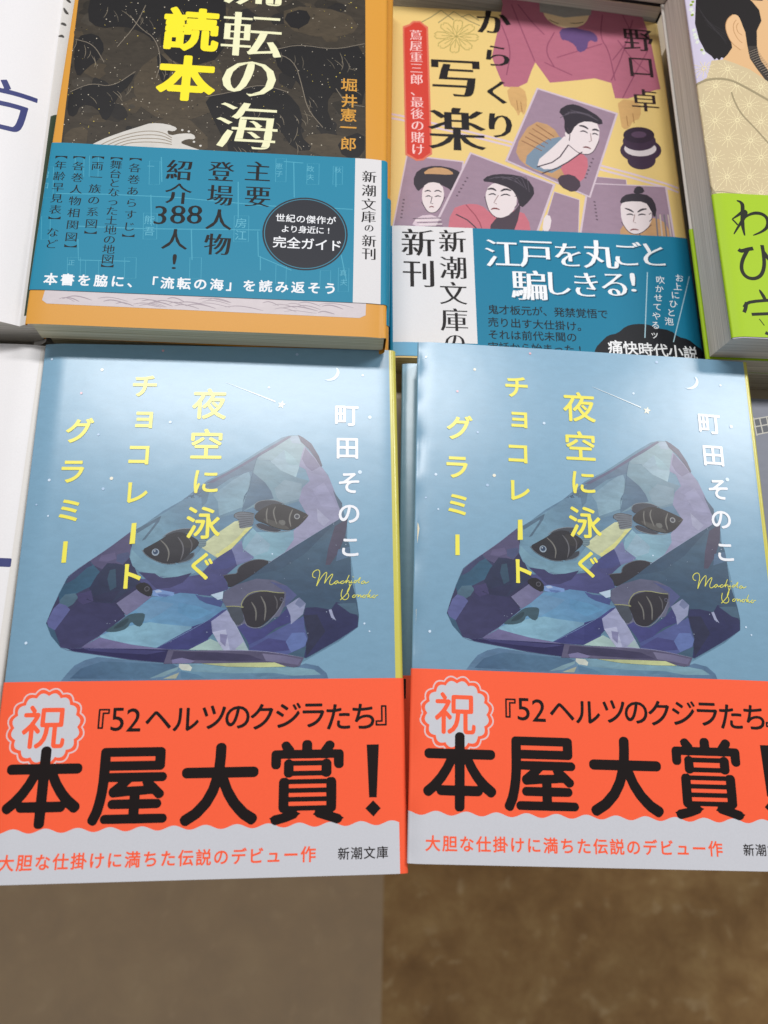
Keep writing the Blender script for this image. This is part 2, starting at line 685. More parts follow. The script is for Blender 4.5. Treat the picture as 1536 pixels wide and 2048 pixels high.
class Pen:
    """Draws on a book's print with positions read off the photograph: (ox, oy, scale) is the enlargement they were read from."""

    def __init__(self, book, pr, ox=0, oy=0, s=1.0):
        self.b, self.pr, self.o = book, pr, (ox, oy, s)

    def view(self, ox, oy, s):
        return Pen(self.b, self.pr, ox, oy, s)

    def p(self, x, y):
        ox, oy, s = self.o
        return self.b.uv(ox + x / s, oy + y / s)

    def mm(self, x, y, n):
        ox, oy, s = self.o
        return n / s * self.b.mmpx(ox + x / s, oy + y / s)

    def poly(self, pts, col, layer, smooth=1):
        self.pr.poly([self.p(*q) for q in pts], col, layer, smooth)

    def line(self, pts, w, col, layer, smooth=1, taper=False, closed=False):
        self.pr.stroke([self.p(*q) for q in pts], self.mm(*pts[0], w), col, layer, smooth, taper, closed)

    def dot(self, x, y, r, col, layer, n=12):
        self.pr.disc(self.p(x, y), self.mm(x, y, r), col, layer, n)

    def chars(self, items, em, col, layer, style='plain', weight=0.0, sy=1.0, fit=True):
        for it in items:
            ch, x, y = it[:3]
            e = it[3] if len(it) > 3 else em
            u, v = self.p(x, y)
            self.pr.glyph(ch, u, v, self.mm(x, y, e), col, layer, style, weight, fit, sy)

    def text(self, s, p0, p1, em, col, layer, style='plain', weight=0.0, sy=1.0):
        n = len(s)
        a, b = np.array(self.p(*p0)), np.array(self.p(*p1))
        e = (self.mm(*p0, em) + self.mm(*p1, em)) / 2
        for i, ch in enumerate(s):
            t = i / max(n - 1, 1)
            q = a * (1 - t) + b * t
            self.pr.glyph(ch, q[0], q[1], e, col, layer, style, weight, False, sy)


# ================================================================ the setting
def floor():
    bm = bmesh.new()
    # the tile joint that shows runs along local x = 0
    vs = [bm.verts.new(p) for p in ((-4, -4, 0), (4, -4, 0), (4, 4, 0), (-4, 4, 0))]
    bm.faces.new(vs)
    mt, nt, p = new_mat("marbled_vinyl")
    N, L = nt.nodes, nt.links
    tc = N.new("ShaderNodeTexCoord")
    sx = N.new("ShaderNodeSeparateXYZ")
    L.new(tc.outputs['Object'], sx.inputs[0])

    def math_(op, a, b=None):
        n = N.new("ShaderNodeMath"); n.operation = op
        for i, q in enumerate((a, b)):
            if q is None:
                continue
            if isinstance(q, (int, float)):
                n.inputs[i].default_value = q
            else:
                L.new(q, n.inputs[i])
        return n.outputs[0]
    tile = 0.60
    fx = math_('FLOOR', math_('DIVIDE', sx.outputs[0], tile))
    fy = math_('FLOOR', math_('DIVIDE', math_('ADD', sx.outputs[1], 0.42), tile))
    par = math_('ABSOLUTE', math_('MODULO', math_('ADD', fx, fy), 2.0))
    cb = N.new("ShaderNodeCombineXYZ")
    L.new(fx, cb.inputs[0]); L.new(fy, cb.inputs[1])
    wn = N.new("ShaderNodeTexWhiteNoise")
    L.new(cb.outputs[0], wn.inputs[0])
    off = N.new("ShaderNodeVectorMath"); off.operation = 'MULTIPLY_ADD'
    L.new(wn.outputs['Color'], off.inputs[0]); off.inputs[1].default_value = (9, 9, 9); L.new(tc.outputs['Object'], off.inputs[2])
    n1 = N.new("ShaderNodeTexNoise"); n1.inputs['Scale'].default_value = 21; n1.inputs['Detail'].default_value = 5
    n1.inputs['Roughness'].default_value = 0.6; n1.inputs['Distortion'].default_value = 0.25
    L.new(off.outputs[0], n1.inputs['Vector'])
    n2 = N.new("ShaderNodeTexNoise"); n2.inputs['Scale'].default_value = 42; n2.inputs['Detail'].default_value = 4
    n2.inputs['Distortion'].default_value = 0.3
    L.new(off.outputs[0], n2.inputs['Vector'])
    r1 = N.new("ShaderNodeValToRGB")
    e = r1.color_ramp.elements
    e[0].position = 0.30; e[0].color = rgb(156, 116, 66)
    e[1].position = 0.72; e[1].color = rgb(206, 168, 110)
    x = r1.color_ramp.elements.new(0.5); x.color = rgb(182, 141, 86)
    L.new(n1.outputs[0], r1.inputs[0])
    r2 = N.new("ShaderNodeValToRGB")
    r2.color_ramp.elements[0].position = 0.60; r2.color_ramp.elements[0].color = (0, 0, 0, 1)
    r2.color_ramp.elements[1].position = 0.74; r2.color_ramp.elements[1].color = (1, 1, 1, 1)
    L.new(n2.outputs[0], r2.inputs[0])
    mx = N.new("ShaderNodeMix"); mx.data_type = 'RGBA'
    L.new(math_('MULTIPLY', r2.outputs[0], 0.5), mx.inputs[0])
    L.new(r1.outputs[0], mx.inputs[6]); mx.inputs[7].default_value = rgb(232, 204, 156)
    # the paler, greyer tile
    mg = N.new("ShaderNodeMix"); mg.data_type = 'RGBA'
    L.new(math_('MULTIPLY', par, 0.66), mg.inputs[0])
    L.new(mx.outputs[2], mg.inputs[6]); mg.inputs[7].default_value = rgb(218, 194, 162)
    L.new(mg.outputs[2], p.inputs['Base Color'])
    p.inputs['Roughness'].default_value = 0.42
    o = bm_object("floor", bm, mt)
    o.location = (0.0681, -0.1424, 0)
    o.rotation_euler = (0, 0, math.radians(-0.5))
    o["kind"] = "structure"
    o["label"] = "brown marbled vinyl floor tiles below the table edge"


def table():
    t = empty("display_table", "pale display table under the rows of stacked paperbacks", "table", (0, 0.33, 0))
    mt, nt, p = new_mat("pale_laminate")
    N, L = nt.nodes, nt.links
    n = N.new("ShaderNodeTexNoise"); n.inputs['Scale'].default_value = 40; n.inputs['Detail'].default_value = 4
    r = N.new("ShaderNodeValToRGB")
    r.color_ramp.elements[0].color = rgb(176, 160, 138); r.color_ramp.elements[1].color = rgb(198, 184, 162)
    L.new(n.outputs[0], r.inputs[0]); L.new(r.outputs[0], p.inputs['Base Color'])
    p.inputs['Roughness'].default_value = 0.45
    bm = bmesh.new(); box_bm(bm, -0.75, 0.75, -0.352, 0.35, TABLE_Z - 0.03, TABLE_Z)
    bm_object("table_top", bm, mt, t, 0.002)
    for x in (-0.7, 0.7):
        for y in (-0.30, 0.30):
            bm = bmesh.new(); box_bm(bm, x - .025, x + .025, y - .025, y + .025, 0, TABLE_Z - 0.03)
            bm_object("leg", bm, mt, t, 0.003)


floor()
table()

# ================================================================ the two blue paperbacks in front
ORANGE = rgb(255, 99, 64)
BLACK = rgb(27, 20, 20)
BANDW = rgb(203, 204, 211)
YEL = rgb(240, 230, 84)
WHT = rgb(236, 238, 245)
SPINE_Y = rgb(206, 199, 92)


def blue(u, v):
    # the printed sky runs from a paler top to a deeper, greyer blue at the foot
    t = max(0, min(1, v / 151))
    a, b = rgb(112, 148, 172), rgb(131, 172, 199)
    return tuple(a[i] * (1 - t) + b[i] * t for i in range(3)) + (0.10,)


def edge(u, u0, w):
    return max(0.0, 1 - abs(u - u0) / w)


def bend_a(u, v):
    z = 0.55 * math.sin(math.pi * min(max(u / 105.5, 0), 1)) * math.sin(math.pi * min(max(v / 151, 0), 1) * .9)
    z -= 0.75 * max(0, 1 - u / 6.5) ** 2
    z -= 0.25 * max(0, 1 - (105.5 - u) / 5) ** 2
    return z


def bend_b(u, v):
    z = 0.35 * math.sin(math.pi * min(max(u / 105.5, 0), 1)) * math.sin(math.pi * min(max(v / 151, 0), 1))
    z -= 0.9 * max(0, 1 - u / 4.5) ** 2 * (0.75 + 0.25 * math.sin(v * 0.23) + .12 * math.sin(v * .71))
    z -= 0.95 * max(0, 1 - (105.5 - u) / 15) ** 2 * (0.5 + 0.5 * math.sin(v * 0.028)) + 0.5 * max(0, 1 - (105.5 - u) / 22) * max(0, (v - 70) / 81) ** 2
    return z


BG = "blue paperbacks with orange paper bands"
A = Book("paperback_book", "blue paperback in orange band with its whole cover in view, before the gold book", -85.53, -34.14, 0.0263, -0.8, 12.5, bend=bend_a, spine=1.7, group=BG)
B = Book("paperback_book", "blue crystal-and-fish paperback whose orange band is cut off by the photo's right edge", 22.05, -28.78, -0.01915, 0.7, 13.0, bend=bend_b, spine=1.2, group=BG)


def blue_art(pr):
    g = Pen(B, pr)
    O = g.view(790, 660, 2.059)
    a = g.view(880, 860, 4.8)
    b = g.view(1180, 860, 4.8)
    c = g.view(880, 1100, 4.8)
    d = g.view(1180, 1100, 4.8)
    P = 0.34

    wash = random.Random(21)

    def q(r_, g_, b_, k=P):
        s_ = r_ + g_ + b_
        c0 = rgb(r_, g_, b_, k, 0.66 + 0.24 * min(1, max(0, (s_ - 190) / 200)))
        t_ = wash.uniform(0, 6.28)
        dx, dy, ph = math.cos(t_) / 9.0, math.sin(t_) / 9.0, wash.uniform(0, 6.28)

        def colour(u, v):
            w_ = 1 + 0.15 * math.sin(u * dx * 2 + v * dy * 2 + ph)
            return (c0[0] * w_, c0[1] * w_, c0[2] * (1 + (w_ - 1) * .7), c0[3])
        return colour
    # soft shade of the stone on the ground
    c.poly([(250, 1150), (300, 1080), (360, 1010), (450, 965), (560, 940), (850, 985), (1240, 1030), (1500, 1060), (1940, 1090), (2340, 1120), (2440, 1090), (2560, 1120), (2640, 1190), (2660, 1240), (1500, 1215)], q(98, 130, 160), 1, 0)
    c.poly([(330, 1130), (420, 1040), (600, 985), (850, 1005), (1240, 1040), (1300, 1070), (1150, 1150), (1040, 1165), (700, 1150)], q(80, 112, 143), 2, 0)
    d.poly([(-140, 1040), (100, 1060), (450, 1095), (800, 1115), (950, 1125), (1080, 1150), (1150, 1200), (600, 1200), (-130, 1110)], q(118, 154, 172), 2, 0)
    d.poly([(-140, 1090), (0, 1120), (330, 1150), (720, 1165), (900, 1200), (500, 1195), (0, 1185)], q(104, 142, 168), 3, 0)
    c.poly([(1300, 1040), (1390, 1050), (1420, 1080), (1410, 1112), (1330, 1098), (1300, 1070)], q(205, 210, 200), 4, 0)
    c.poly([(1300, 1065), (1180, 1105), (1040, 1165), (1180, 1150), (1290, 1095)], q(128, 160, 172), 3, 0)
    c.poly([(1310, 1120), (1170, 1172), (1285, 1176)], q(178, 184, 160), 4, 0)
    c.poly([(1320, 1105), (1330, 1176), (1536, 1180), (1480, 1150)], q(92, 130, 160), 4, 0)
    # stone: whole outline
    O.poly([(1085, 457), (1120, 459), (1150, 490), (1215, 590), (1245, 620), (1275, 690), (1312, 745), (1340, 830), (1345, 885), (1360, 930), (1380, 1010), (1400, 1100), (1412, 1150), (1421, 1190), (1421, 1237), (1355, 1290), (1225, 1365), (1195, 1385), (1170, 1384), (1000, 1368), (740, 1342), (560, 1310), (380, 1280), (290, 1262), (250, 1220), (213, 1165), (230, 1110), (250, 1050), (270, 1005), (290, 985), (370, 925), (430, 880), (510, 820), (560, 785), (620, 740), (690, 700), (780, 625), (860, 585), (930, 540), (990, 500), (1050, 465)], q(98, 134, 160), 5, 0)
    # left shoulder
    O.poly([(512, 820), (430, 880), (370, 925), (290, 985), (270, 1005), (230, 1110), (213, 1165), (250, 1220), (290, 1262), (360, 1262), (545, 1120), (600, 1060), (545, 985), (515, 920)], q(60, 62, 100), 6, 0)
    a.poly([(740, 945), (660, 1010), (560, 1090), (460, 1160), (400, 1200), (440, 1240), (520, 1280), (560, 1225), (640, 1230), (700, 1250), (750, 1190), (780, 1110), (745, 1060)], q(84, 80, 118), 7, 0)
    a.poly([(500, 1150), (620, 1130), (640, 1190), (560, 1215), (480, 1200)], q(104, 98, 135), 8, 0)
    a.poly([(640, 1150), (740, 1130), (760, 1170), (700, 1240), (640, 1210)], q(74, 84, 124), 8, 0)
    a.poly([(400, 1195), (300, 1265), (220, 1330), (185, 1420), (150, 1500), (165, 1560), (320, 1490), (440, 1430), (510, 1370), (500, 1300), (440, 1240)], q(52, 92, 122), 7, 0)
    a.poly([(400, 1200), (300, 1270), (225, 1335), (205, 1400), (280, 1360), (380, 1260), (430, 1240)], q(66, 72, 112), 8, 0)
    c.poly([(165, 440), (240, 470), (290, 440), (330, 380), (300, 340), (210, 345), (165, 400)], q(78, 108, 130), 8, 0)
    c.poly([(70, 590), (120, 470), (165, 425), (230, 450), (270, 490), (150, 675), (90, 640)], q(100, 106, 158), 9, 0)
    c.poly([(64, 605), (150, 680), (212, 830), (120, 725)], q(62, 95, 124), 9, 0)
    c.poly([(150, 675), (330, 420), (440, 430), (560, 440), (660, 450), (775, 575), (560, 748), (400, 848), (280, 852), (215, 835)], q(64, 64, 106), 8, 0)
    c.poly([(480, 180), (560, 80), (690, 90), (740, 120), (860, 250), (830, 300), (700, 400), (640, 450), (500, 430), (440, 330), (420, 300)], q(52, 62, 96), 9, 0)
    c.poly([(590, 140), (640, 130), (665, 300), (610, 330), (575, 220)], q(62, 92, 116), 10, 0)
    c.poly([(320, 350), (440, 320), (470, 420), (380, 450), (330, 410)], q(72, 68, 114), 10, 0)
    c.poly([(400, 400), (560, 350), (700, 330), (640, 440), (480, 430)], q(48, 52, 88), 10, 0)
    # upper body: crown
    b.poly([(-420, 960), (-200, 620), (0, 495), (190, 390), (400, 258), (520, 185), (640, 108), (720, 108), (790, 210), (770, 280), (760, 420), (740, 500), (560, 640), (400, 720), (290, 800), (60, 860), (-100, 900)], q(98, 130, 154), 6, 0)
    b.poly([(370, 292), (400, 265), (520, 188), (640, 112), (720, 112), (795, 212), (780, 280), (760, 420), (742, 500), (590, 430), (490, 330), (400, 330)], q(128, 156, 170), 7, 0)
    b.poly([(612, 240), (690, 320), (765, 390), (742, 500), (600, 430), (500, 345)], q(150, 180, 194), 8, 0)
    b.poly([(612, 240), (640, 350), (680, 380), (765, 390), (700, 310)], q(136, 168, 182), 9, 0)
    b.poly([(640, 120), (720, 112), (760, 190), (680, 180)], q(140, 160, 182), 8, 0)
    b.poly([(370, 292), (400, 330), (490, 335), (590, 430), (720, 490), (860, 540), (800, 600), (820, 720), (660, 760), (560, 720), (400, 760), (290, 800), (300, 600), (340, 480)], q(110, 140, 158), 7, 0)
    b.poly([(350, 440), (470, 540), (530, 620), (560, 690), (400, 730), (290, 800), (290, 660), (330, 600), (340, 480)], q(86, 116, 142), 8, 0)
    b.poly([(560, 600), (640, 520), (800, 560), (810, 700), (660, 740), (590, 690)], q(118, 142, 160), 8, 0)
    b.poly([(790, 215), (900, 330), (965, 410), (1040, 510), (1095, 625), (1150, 740), (1172, 800), (1170, 912), (1000, 1015), (830, 1122), (705, 1203), (780, 1080), (770, 1000), (880, 860), (790, 720), (810, 600), (870, 540), (820, 430), (760, 400), (775, 280)], q(140, 140, 172), 9, 0)
    b.poly([(800, 230), (900, 340), (950, 410), (880, 450), (820, 400), (780, 330)], q(122, 118, 150), 10, 0)
    b.poly([(960, 800), (1090, 920), (1040, 970), (980, 920)], q(168, 170, 196), 10, 0)
    b.poly([(900, 620), (1000, 560), (1090, 700), (1150, 800), (1000, 780)], q(150, 150, 182), 10, 0)
    b.poly([(720, 104), (770, 130), (850, 190), (930, 310), (970, 400), (960, 416), (900, 330), (830, 240), (755, 172)], q(80, 76, 106), 11, 0)
    b.poly([(1088, 632), (1130, 690), (1185, 760), (1192, 860), (1162, 800), (1112, 690)], q(82, 104, 128), 11, 0)
    b.poly([(-60, 520), (190, 388), (400, 256), (520, 182), (640, 110), (665, 120), (520, 215), (420, 272), (380, 300), (180, 420), (0, 520)], q(102, 104, 134), 10, 0)
    b.poly([(-60, 700), (0, 640), (180, 500), (310, 420), (330, 480), (320, 600), (290, 760), (60, 840), (-60, 780)], q(122, 154, 174), 8, 0)
    b.poly([(-250, 660), (-120, 580), (0, 505), (190, 405), (370, 295), (350, 420), (160, 480), (0, 590), (-90, 650)], q(92, 118, 144), 9, 0)
    # left window behind the first fish
    a.poly([(760, 1110), (800, 925), (960, 822), (1100, 735), (1250, 622), (1400, 560), (1500, 700), (1536, 900), (1536, 1220), (1440, 1335), (1300, 1372), (1090, 1392), (1000, 1362), (850, 1312), (790, 1262), (755, 1180)], q(106, 142, 166), 9, 0)
    a.poly([(760, 1180), (772, 1112), (860, 1200), (950, 1250), (1100, 1290), (1300, 1260), (1400, 1120), (1536, 1220), (1440, 1332), (1300, 1370), (1090, 1390), (1000, 1360), (850, 1310), (795, 1265)], q(124, 164, 182), 10, 0)
    a.poly([(790, 922), (960, 830), (1002, 808), (990, 860), (880, 1022), (850, 1030), (940, 900), (958, 862), (800, 962)], q(80, 106, 130), 10, 0)
    a.poly([(1340, 600), (1420, 570), (1400, 700), (1360, 740)], q(82, 112, 138), 10, 0)
    # indigo under the window
    O.poly([(545, 1000), (570, 1008), (640, 1000), (700, 1010), (790, 1000), (830, 950), (900, 905), (925, 925), (935, 965), (885, 1010), (905, 1062), (835, 1087), (760, 1075), (700, 1072), (640, 1057), (600, 1062)], q(78, 80, 132), 10, 0)
    c.poly([(850, 170), (1000, 190), (1060, 237), (1200, 230), (1330, 200), (1260, 285), (1150, 330), (1030, 335), (960, 270)], q(64, 64, 110), 11, 0)
    b.poly([(105, 1222), (230, 1140), (280, 1180), (280, 1290), (200, 1330), (60, 1330)], q(70, 76, 134), 11, 0)
    # the beam
    b.poly([(-60, 1110), (60, 1010), (230, 890), (270, 885), (290, 955), (398, 945), (330, 1020), (230, 1140), (105, 1222), (40, 1180)], q(190, 196, 160), 12, 0)
    b.poly([(398, 945), (330, 1020), (230, 1140), (105, 1222), (85, 1195), (220, 1095), (300, 1010), (330, 965)], q(206, 206, 134), 13, 0)
    # lower middle
    b.poly([(400, 960), (440, 1000), (770, 1000), (780, 1080), (708, 1202), (580, 1284), (440, 1245), (310, 1150), (330, 1050)], q(124, 162, 182), 11, 0)
    b.poly([(440, 1000), (572, 1120), (560, 1182), (440, 1222), (330, 1172)], q(152, 184, 200), 12, 0)
    b.poly([(225, 1142), (310, 1070), (330, 1150), (440, 1232), (400, 1262), (290, 1300), (258, 1210)], q(118, 124, 166), 12, 0)
    # right dark face and what shows in it
    d.poly([(1170, -242), (1250, -252), (1245, -92), (1290, 0), (1310, 110), (1340, 330), (1410, 540), (1441, 680), (1441, 772), (1300, 872), (1000, 1042), (980, 1037), (700, 972), (480, 947), (350, 722), (240, 542), (188, 470), (193, 390), (240, 358), (580, 130), (710, 48)], q(66, 94, 120), 13, 0)
    d.poly([(1170, -238), (900, -70), (640, 100), (420, 250), (700, 200), (900, 60), (1060, -120)], q(58, 84, 112), 14, 0)
    d.poly([(1140, -180), (1248, -248), (1243, -92), (1200, 60), (1130, 180), (1090, 180), (1100, 20)], q(80, 76, 102), 14, 0)
    d.poly([(1190, 40), (1290, 20), (1305, 110), (1180, 150)], q(92, 122, 152), 15, 0)
    d.poly([(190, 470), (200, 390), (300, 330), (480, 280), (640, 300), (760, 360), (840, 450), (750, 560), (720, 640), (350, 722), (240, 542)], q(102, 104, 130), 14, 0)
    d.poly([(600, 310), (760, 360), (860, 450), (760, 560), (760, 420)], q(84, 92, 140), 15, 0)
    d.poly([(350, 722), (420, 690), (560, 750), (700, 660), (790, 560), (832, 640), (832, 700), (700, 750), (600, 832), (470, 892), (450, 850)], q(70, 72, 132), 15, 0)
    d.poly([(470, 890), (600, 830), (760, 740), (940, 650), (960, 760), (1002, 870), (980, 932), (820, 1002), (700, 976), (480, 947)], q(82, 92, 148), 15, 0)
    d.poly([(480, 930), (640, 840), (800, 870), (840, 960), (700, 970)], q(70, 72, 130), 16, 0)
    d.poly([(850, 800), (960, 800), (1002, 880), (970, 932), (860, 982), (800, 880)], q(94, 112, 168), 16, 0)
    d.poly([(882, 472), (947, 530), (932, 630), (832, 720), (820, 640), (773, 545)], q(136, 142, 176), 16, 0)
    d.poly([(882, 472), (947, 530), (900, 570), (850, 530)], q(120, 130, 164), 17, 0)
    d.poly([(947, 570), (1050, 570), (1180, 600), (1220, 530), (1350, 560), (1436, 680), (1438, 770), (1300, 868), (1000, 1038), (980, 1032), (992, 930), (1002, 860), (960, 740), (936, 640)], q(54, 58, 104), 15, 0)
    d.poly([(940, 640), (1060, 640), (1150, 800), (1000, 1030), (985, 900), (1000, 850)], q(48, 52, 84), 16, 0)
    d.poly([(1230, 545), (1400, 545), (1434, 660), (1360, 640)], q(74, 102, 126), 16, 0)
    d.poly([(1160, 600), (1185, 595), (1212, 660), (1238, 702), (1190, 672)], q(160, 166, 196), 17, 0)
    # lower left windows
    c.poly([(560, 745), (780, 570), (870, 510), (990, 408), (1180, 398), (1240, 380), (1400, 400), (1470, 460), (1640, 540), (1682, 547), (1536, 642), (1330, 762), (1080, 882), (860, 842), (680, 802), (580, 782)], q(98, 144, 182), 14, 0)
    c.poly([(860, 520), (1000, 430), (1200, 480), (1100, 560), (960, 640)], q(112, 154, 188), 15, 0)
    c.poly([(560, 746), (700, 690), (860, 660), (1000, 640), (1100, 660), (1250, 682), (1400, 702), (1330, 762), (1080, 882), (860, 842), (680, 802), (580, 782)], q(126, 168, 192), 15, 0)
    c.poly([(1240, 470), (1440, 520), (1560, 580), (1400, 640), (1240, 560)], q(88, 136, 176), 15, 0)
    c.poly([(680, 450), (850, 330), (992, 405), (870, 510), (780, 568)], q(114, 112, 148), 15, 0)
    c.poly([(985, 352), (1040, 338), (1190, 375), (1192, 402), (1100, 412), (1000, 397)], q(112, 142, 194), 16, 0)
    c.poly([(1010, 350), (1060, 345), (1082, 365), (1030, 372)], q(180, 198, 226), 17, 0)
    c.poly([(1040, 380), (1160, 396), (1120, 412), (1060, 404)], q(86, 112, 166), 17, 0)
    c.poly([(1380, 400), (1460, 430), (1560, 440), (1640, 480), (1622, 530), (1490, 490), (1420, 452)], q(76, 90, 146), 16, 0)
    d.poly([(80, 412), (192, 384), (192, 452), (150, 462)], q(176, 196, 218), 16, 0)
    c.poly([(1080, 882), (1330, 742), (1536, 640), (1640, 562), (1684, 548), (1600, 650), (1536, 832), (1400, 912), (1200, 902)], q(70, 74, 134), 16, 0)
    d.poly([(0, 682), (110, 650), (140, 770), (100, 812), (0, 862), (-60, 880), (-60, 700)], q(64, 68, 128), 17, 0)
    d.poly([(240, 560), (345, 722), (470, 946), (250, 937), (200, 870), (130, 760), (110, 660)], q(148, 152, 186), 17, 0)
    d.poly([(130, 760), (250, 740), (305, 932), (250, 937), (200, 870)], q(166, 170, 200), 18, 0)
    d.poly([(200, 780), (270, 790), (260, 900), (210, 850)], q(134, 134, 172), 19, 0)
    c.poly([(1370, 916), (1560, 820), (1640, 862), (1684, 932)], q(160, 186, 184), 18, 0)
    d.poly([(350, 930), (420, 862), (472, 946)], q(168, 190, 192), 19, 0)
    # the slab along the bottom
    c.poly([(400, 847), (560, 760), (700, 800), (860, 842), (1080, 884), (1200, 902), (1400, 914), (1536, 922), (1000, 892), (500, 862)], q(112, 108, 150), 17, 0)
    c.poly([(280, 851), (420, 850), (700, 870), (1000, 890), (1290, 912), (1260, 1036), (1100, 1012), (850, 982), (560, 922), (350, 882)], q(54, 52, 102), 18, 0)
    c.poly([(420, 855), (700, 875), (1000, 900), (1180, 915), (1000, 940), (700, 910), (480, 880)], q(70, 70, 122), 19, 0)
    d.poly([(-250, 905), (0, 925), (250, 935), (480, 945), (700, 970), (980, 1035), (950, 1112), (900, 1122), (750, 1092), (500, 1062), (200, 1052), (0, 1042), (-280, 1034)], q(96, 92, 122), 19, 0)
    d.poly([(-200, 920), (200, 950), (480, 985), (620, 1045), (400, 1042), (100, 1020), (-220, 1000)], q(72, 68, 102), 20, 0)
    d.poly([(600, 980), (800, 1010), (960, 1050), (930, 1100), (760, 1070), (640, 1050)], q(118, 114, 146), 20, 0)
    c.poly([(1230, 1000), (1320, 985), (1440, 1020), (1400, 1040), (1240, 1034)], q(122, 118, 158), 21, 0)
    d.poly([(60, 1048), (450, 1058), (720, 1068), (830, 1112), (600, 1107), (300, 1087)], q(190, 198, 146), 21, 0)
    # sparkle in the stone
    rnd = random.Random(3)
    for _ in range(46):
        x, y = rnd.uniform(420, 1360), rnd.uniform(520, 1280)
        if y > 1180 - (x - 400) * 0.6 and y < 1340:
            O.dot(x, y, rnd.uniform(0.9, 2.0), q(168, 182, 206, 0), 22, 6)
    # ---- fish
    def q(r_, g_, b_, k=P):
        return rgb(r_, g_, b_, k, 0.62)
    # pale edges where the facets meet
    for vw, pts, c_ in ((b, [(1172, 908), (1000, 1014), (830, 1122), (705, 1202), (580, 1286), (400, 1410), (210, 1534)], (150, 158, 186)),
                        (c, [(560, 746), (680, 660), (775, 574)], (132, 140, 178)), (c, [(408, 846), (480, 795), (560, 746)], (120, 120, 160)),
                        (d, [(240, 556), (345, 720), (472, 946)], (176, 182, 208)), (c, [(300, 852), (700, 868), (1000, 888), (1440, 918)], (104, 106, 150)),
                        (d, [(0, 922), (250, 934), (480, 946), (700, 972), (980, 1036)], (150, 150, 180)), (d, [(1438, 772), (1300, 870), (1004, 1044)], (92, 118, 150)),
                        (c, [(1080, 884), (1330, 758), (1536, 640)], (120, 150, 190)), (b, [(400, 258), (370, 300), (340, 480), (330, 600), (290, 660), (290, 800)], (78, 104, 130)),
                        (c, [(214, 836), (300, 872), (560, 920), (850, 980), (1240, 1034)], (84, 88, 128)), (a, [(184, 1420), (220, 1330), (400, 1198), (560, 1088), (740, 944)], (112, 112, 146))):
        vw.line(pts, 3.5, rgb(*c_), 21.5, 1, True)
    FB, FS = q(54, 50, 54), q(138, 136, 132)
    b.poly([(395, 772), (400, 730), (440, 710), (520, 705), (590, 715), (660, 745), (560, 750), (500, 770), (440, 806), (410, 792)], q(72, 76, 90), 22)
    b.line([(395, 775), (398, 732), (440, 708), (520, 702), (590, 712), (660, 745)], 6, q(150, 160, 172), 23)
    b.poly([(418, 930), (460, 912), (540, 945), (620, 978), (665, 990), (620, 1006), (540, 992), (470, 972)], q(60, 62, 78), 22)
    b.line([(418, 925), (450, 965), (540, 996), (620, 1009), (740, 998)], 6, q(150, 160, 172), 23)
    b.poly([(398, 850), (402, 920), (380, 942), (300, 960), (275, 950), (270, 880), (220, 850), (218, 822), (260, 805), (370, 810), (402, 830)], q(128, 136, 148), 22)
    for i in range(6):
        b.line([(390, 830 + i * 18), (330, 830 + i * 20), (238 + i * 8, 822 + i * 25)], 5, q(86, 88, 100), 23)
    b.line([(400, 828), (330, 808), (262, 804), (219, 822), (224, 852)], 7, q(92, 92, 96), 23)
    b.poly([(398, 850), (440, 800), (500, 762), (560, 740), (640, 745), (720, 775), (800, 810), (892, 856), (880, 882), (840, 930), (800, 970), (740, 995), (660, 985), (580, 960), (500, 920), (430, 892)], FB, 24)
    b.poly([(470, 870), (560, 890), (700, 950), (740, 990), (650, 980), (540, 935)], q(88, 86, 84), 25)
    b.line([(514, 778), (508, 840), (526, 918)], 12, FS, 25, 2, True)
    b.line([(585, 768), (566, 820), (612, 932)], 12, FS, 25, 2, True)
    b.line([(742, 800), (716, 880), (742, 962)], 13, FS, 25, 2, True)
    b.poly([(616, 900), (680, 895), (694, 940), (655, 948)], q(120, 120, 118), 26)
    b.dot(788, 868, 27, q(170, 174, 178, 0), 26)
    b.dot(788, 868, 17, q(74, 74, 88, 0), 27)
    b.line([(845, 885), (890, 858)], 5, q(110, 104, 100), 26, 0)
    a.poly([(1040, 1000), (1100, 960), (1200, 938), (1290, 940), (1300, 990), (1180, 970), (1080, 990)], q(78, 84, 96), 22)
    a.line([(1035, 1005), (1100, 958), (1200, 936), (1290, 938)], 6, q(150, 162, 176), 23)
    a.poly([(1170, 1250), (1240, 1205), (1330, 1155), (1338, 1200), (1290, 1236), (1210, 1256)], q(70, 76, 88), 22)
    a.line([(1200, 1256), (1290, 1238), (1338, 1200), (1332, 1158)], 6, q(130, 142, 156), 23)
    a.poly([(1360, 1030), (1430, 1040), (1436, 1112), (1365, 1125)], q(134, 160, 172), 22)
    for i in range(4):
        a.line([(1365, 1045 + i * 20), (1432, 1045 + i * 20)], 4, q(100, 126, 142), 23, 0)
    a.poly([(862, 1116), (930, 1080), (1020, 1030), (1080, 985), (1180, 960), (1280, 1000), (1372, 1060), (1362, 1110), (1290, 1172), (1250, 1222), (1180, 1256), (1080, 1256), (980, 1216), (900, 1162)], q(48, 48, 58), 24)
    a.poly([(1180, 1000), (1290, 1010), (1350, 1070), (1290, 1130), (1200, 1090)], q(60, 58, 62), 25)
    a.line([(1020, 1035), (1080, 1090), (1112, 1160), (1100, 1236)], 13, FS, 25, 2, True)
    a.line([(1170, 1010), (1222, 1075), (1238, 1150), (1218, 1230)], 12, q(120, 120, 128), 25, 2, True)
    a.line([(1262, 1015), (1312, 1080), (1300, 1155)], 11, q(104, 102, 110), 25, 2, True)
    a.line([(862, 1118), (900, 1168), (980, 1220), (1080, 1260), (1180, 1260)], 6, q(128, 136, 150), 25)
    a.dot(985, 1145, 34, q(178, 196, 214, 0), 26)
